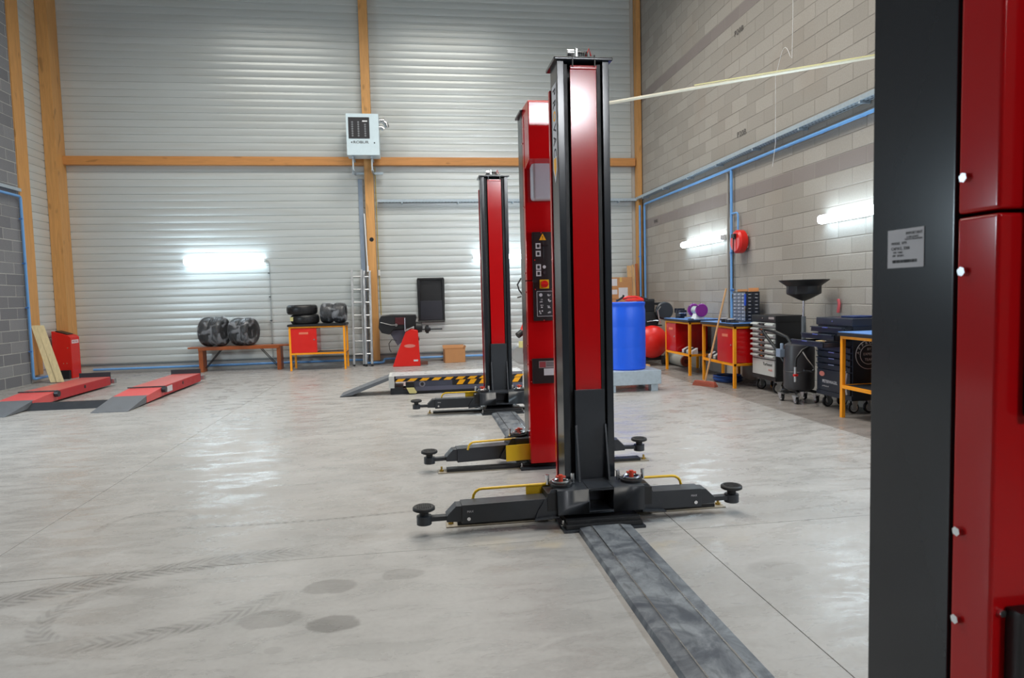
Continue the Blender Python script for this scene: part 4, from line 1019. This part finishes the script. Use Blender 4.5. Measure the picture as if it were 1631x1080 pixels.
def caster(parent, x, y, r=.06, plate=ALU, turn=0):
    c = part('caster', MB().cyl((x-.014, y, r), (x+.014, y, r), r, 20), BLACK, parent, .005)
    part('hub', MB().cyl((x-.018, y, r), (x+.018, y, r), r*.74, 16), CHROME, c)
    part('fork', MB().prism([(y-.03, r*2+.012), (y+.05, r*2+.012), (y+.016, r*.8), (y-.016, r*.8)], 'x', x-.026, x-.019).prism([(y-.03, r*2+.012), (y+.05, r*2+.012), (y+.016, r*.8), (y-.016, r*.8)], 'x', x+.019, x+.026).box(x-.03, x+.03, y-.035, y+.055, r*2+.012, r*2+.018), plate, c)
def tool_cart(label, loc, L, Dp, z0, H, body, front, opened=(), n=7, silver=True):
    t = thing('tool_cart', label, 'tool cart', loc, R(-90))          # front faces -y locally
    part('body', B(0, L, .02, Dp, z0, H-.03), body, t, .006)
    part('top', B(-.008, L+.008, -.0, Dp+.01, H-.09, H), body, t, .012)
    part('top_lock', MB().cyl((L*.48, -.006, H-.04), (L*.48, 0, H-.04), .009, 10), CHROME, t)
    part('base_bar', B(0, L, .005, .03, z0, z0+.055), body, t, .003)
    zt = H-.10; hh = (.06 if silver else .062)
    for i in range(n):
        out = opened[i] if i < len(opened) else 0.
        z1 = zt-i*(hh+.012 if silver else hh+.01); z2 = z1-hh
        d = part('drawer', B(.02, L-.02, -out, .02-out*.0, z2, z1) if not out else MB().box(.02, L-.02, -out, -out+.018, z2, z1).box(.02, .032, -out, .02, z2, z1-.012).box(L-.032, L-.02, -out, .02, z2, z1-.012).box(.02, L-.02, -out, .02, z2, z2+.006), front, t, .003)
        if silver:
            for (a, b) in ((.0, L*.36), (L*.62, L)):
                part('pull_lip', MB().prism([(-.0, z1-.004), (-.026, z1-.012), (-.030, z1-.030), (-.02, z1-.028), (0, z1-.02)], 'x', a+.01, b-.01), SILVER, d)
            part('catch', MB().prism([(L*.36, z1-.006), (L*.62, z1-.006), (L*.57, z1-.04), (L*.41, z1-.04)], 'y', -.022, -.001), BLACK, d, .002)
            part('catch_window', B(L*.45, L*.53, -.024, -.02, z1-.028, z1-.014), CHROME, d)
        else:
            part('pull_lip', MB().prism([(-out, z1), (-.022-out, z1-.004), (-.022-out, z1-.014), (-out, z1-.016)], 'x', .03, L-.03), body, d)
            part('catch', B(L*.42, L*.58, -.024-out, -.016-out, z1-.012, z1-.002), CHROME, d)
    part('bottom_drawer', B(.02, L-.02, .0, .02, z0+.06, z2-.012), front, t, .003)
    for (x, y) in ((.09, .09), (L-.09, .09), (.09, Dp-.09), (L-.09, Dp-.09)): caster(t, x, y, z0*.42)
    return t
c1 = tool_cart('black tool cart with silver drawer fronts, standing left of the waste oil drainer', (4.68, 8.83, 0), .62, .40, .17, 1.05, BLACK, SILVER)
text('script_lettering', 'Turbonet', .062, INK, c1, (.43, -.002, .385), (1, 0, 0), (0, 0, 1), squash=1.0)
text('red_lettering', 'tools', .05, M('faded_red', sr(214, 130, 120), .5), c1, (.50, -.002, .315), (1, 0, 0), (0, 0, 1))
part('top_badge', B(.46, .60, -.005, -.001, 1.0, 1.03), M('grey_plate', sr(150, 142, 144), .4), c1)
c2 = tool_cart('dark tool cart with three drawers pulled open, circular emblem on its side', (4.69, 7.31, 0), .65, .37, .15, 1.06, NAVY, NAVY, opened=(.08, .2, .33), n=7, silver=False)
text('white_lettering', 'PETERWAGEL', .048, PAPER, c2, (.27, -.002, .315), (1, 0, 0), (0, 0, 1), bold=.001, squash=.95)
text('small_lettering', 'professional', .026, PAPER, c2, (.19, -.002, .262), (1, 0, 0), (0, 0, 1))
part('red_white_badge', MB().lathe([(0, -.003), (.05, -.003), (.05, 0), (0, 0)], (.12, 0, .40), 'y', 20).xf(Matrix.Translation((.12, 0, .40)) @ Matrix.Diagonal((1, 1, .6, 1)) @ Matrix.Translation((-.12, 0, -.40))), M('badge', sr(214, 128, 118), .4), c2)
# emblem on near side (local +x end face)
em = MB()
for rr in (.158, .105):
    em.tube([(.6515, .21+rr*math.cos(a*math.pi/24), .66+rr*math.sin(a*math.pi/24)) for a in range(48)], .0035, 5, True)
eo = part('side_emblem', em, PAPER, c2)
for i, ch in enumerate('APPROVED'):
    a = R(170-i*22)
    text('emblem_letter', ch, .045, PAPER, eo, (.6516, .21+.131*math.cos(a), .66+.131*math.sin(a)), (0, math.sin(a), -math.cos(a)), (0, math.cos(a), math.sin(a)))
for i, (s, z) in enumerate((('BY', .72), ('EXPERT', .665), ('TEAM', .605))): text('emblem_word', s, .04, PAPER, eo, (.6516, .21, z), (0, 1, 0), (0, 0, 1))
t = thing('paint_brush', 'brush with pale bristles lying in the open drawer of the dark tool cart', 'brush', (4.45, 6.83, .80)); part('bristles', B(-.06, .02, -.03, .03, 0, .02), M('pale_bristle', sr(206, 178, 130), .7), t, .004); part('handle', MB().cyl((.02, 0, .01), (.22, -.04, .01), .008, 8), PAPER, t)
t = thing('folded_cloth', 'navy cloth lying on top of the dark tool cart', 'cloth', (4.95, 6.86, 1.061)); part('cloth', B(-.17, .09, -.12, .12, 0, .022), M('navy_cloth', sr(26, 44, 92), .8), t, .008)
t = thing('tongs', 'white-handled tool hooked on the side of the dark tool cart', 'tool', (4.63, 6.72, .22)); part('jaw', MB().tube([(0, 0, 0), (-.02, -.01, .1), (.0, -.02, .22), (.02, -.02, .26)], .011, 8), PAPER, t); part('jaw', MB().tube([(.03, -.03, .0), (.01, -.03, .12), (.03, -.03, .24)], .010, 8), PAPER, t)
# waste oil drainer
t = thing('waste_oil_drainer', 'black waste oil drainer with a wide funnel bowl on a pole', 'oil drainer', (4.66, 7.62, 0))
part('tank', MB().lathe([(0, .14), (.12, .14), (.17, .17), (.18, .20), (.18, .38), (.184, .385), (.18, .39), (.18, .66), (.17, .71), (.12, .74), (0, .745)], n=40), TANKB, t)
part('pole', MB().cyl((.06, .0, .74), (.06, 0, 1.06), .026, 16), M('pole_grey', sr(92, 98, 104), .35), t); part('chrome_pole', MB().cyl((.06, 0, 1.05), (.06, 0, 1.29), .014, 14), CHROME, t)
bw = part('funnel_bowl', MB().lathe([(.02, 1.25), (.07, 1.27), (.195, 1.335), (.20, 1.35), (.20, 1.43), (.215, 1.445), (.29, 1.50), (.292, 1.508), (.285, 1.508), (.205, 1.455), (.19, 1.43), (.19, 1.35), (.02, 1.27), (.02, 1.25)], (.06, 0, 0), n=10).xf(Matrix.Identity(4)), BLACK, t, .0)
part('bowl_strainer', MB().lathe([(0, 1.44), (.19, 1.44), (.19, 1.446), (0, 1.446)], (.06, 0, 0), n=24), BLACK, bw)
part('pull_handle', MB().tube([(-.14, .1, .50), (-.18, .18, .62), (-.24, .34, .80), (-.26, .40, .87), (-.22, .40, .885), (-.16, .26, .86), (-.10, .1, .80), (-.08, .05, .72)], .02, 10), BLACK, t)
part('hose', MB().tube([(.02, -.18, .70), (-.08, -.2, .66), (-.16, -.2, .56), (-.17, -.2, .46)], .014, 8), BLACK, t)
part('drain_nozzle', MB().cyl((-.17, -.2, .46), (-.17, -.2, .28), .016, 12), ALU, t)
part('suction_hook', MB().tube([(-.08, -.19, .66), (-.02, -.2, .56), (.06, -.2, .46), (.07, -.2, .42), (.04, -.2, .40), (-.06, -.2, .415)], .009, 8), CHROME, t)
part('valve', MB().box(-.24, -.17, .02, .12, .56, .66).cyl((-.2, .05, .66), (-.2, .05, .73), .02, 12), STEELB, t, .006)
part('red_tap', MB().box(-.2, -.15, -.23, -.20, .35, .375), REDB, t)
for a in (40, 140, 230, 320):
    x, y = .2*math.cos(R(a)), .2*math.sin(R(a))
    part('frame_leg', MB().cyl((x*.4, y*.4, .15), (x, y, .13), .018, 8), BLACK, t); caster(t, x, y, .042)
t = thing('red_pistol_grip', 'red-handled tool hanging on the block wall right of the drainer pole', 'tool', (5.065, 7.45, 1.16)); part('grip', MB().tube([(0, 0, .1), (0, -.02, .05), (0, 0, -.06)], .018, 8), M('faded_tool_red', sr(206, 84, 90), .5), t)
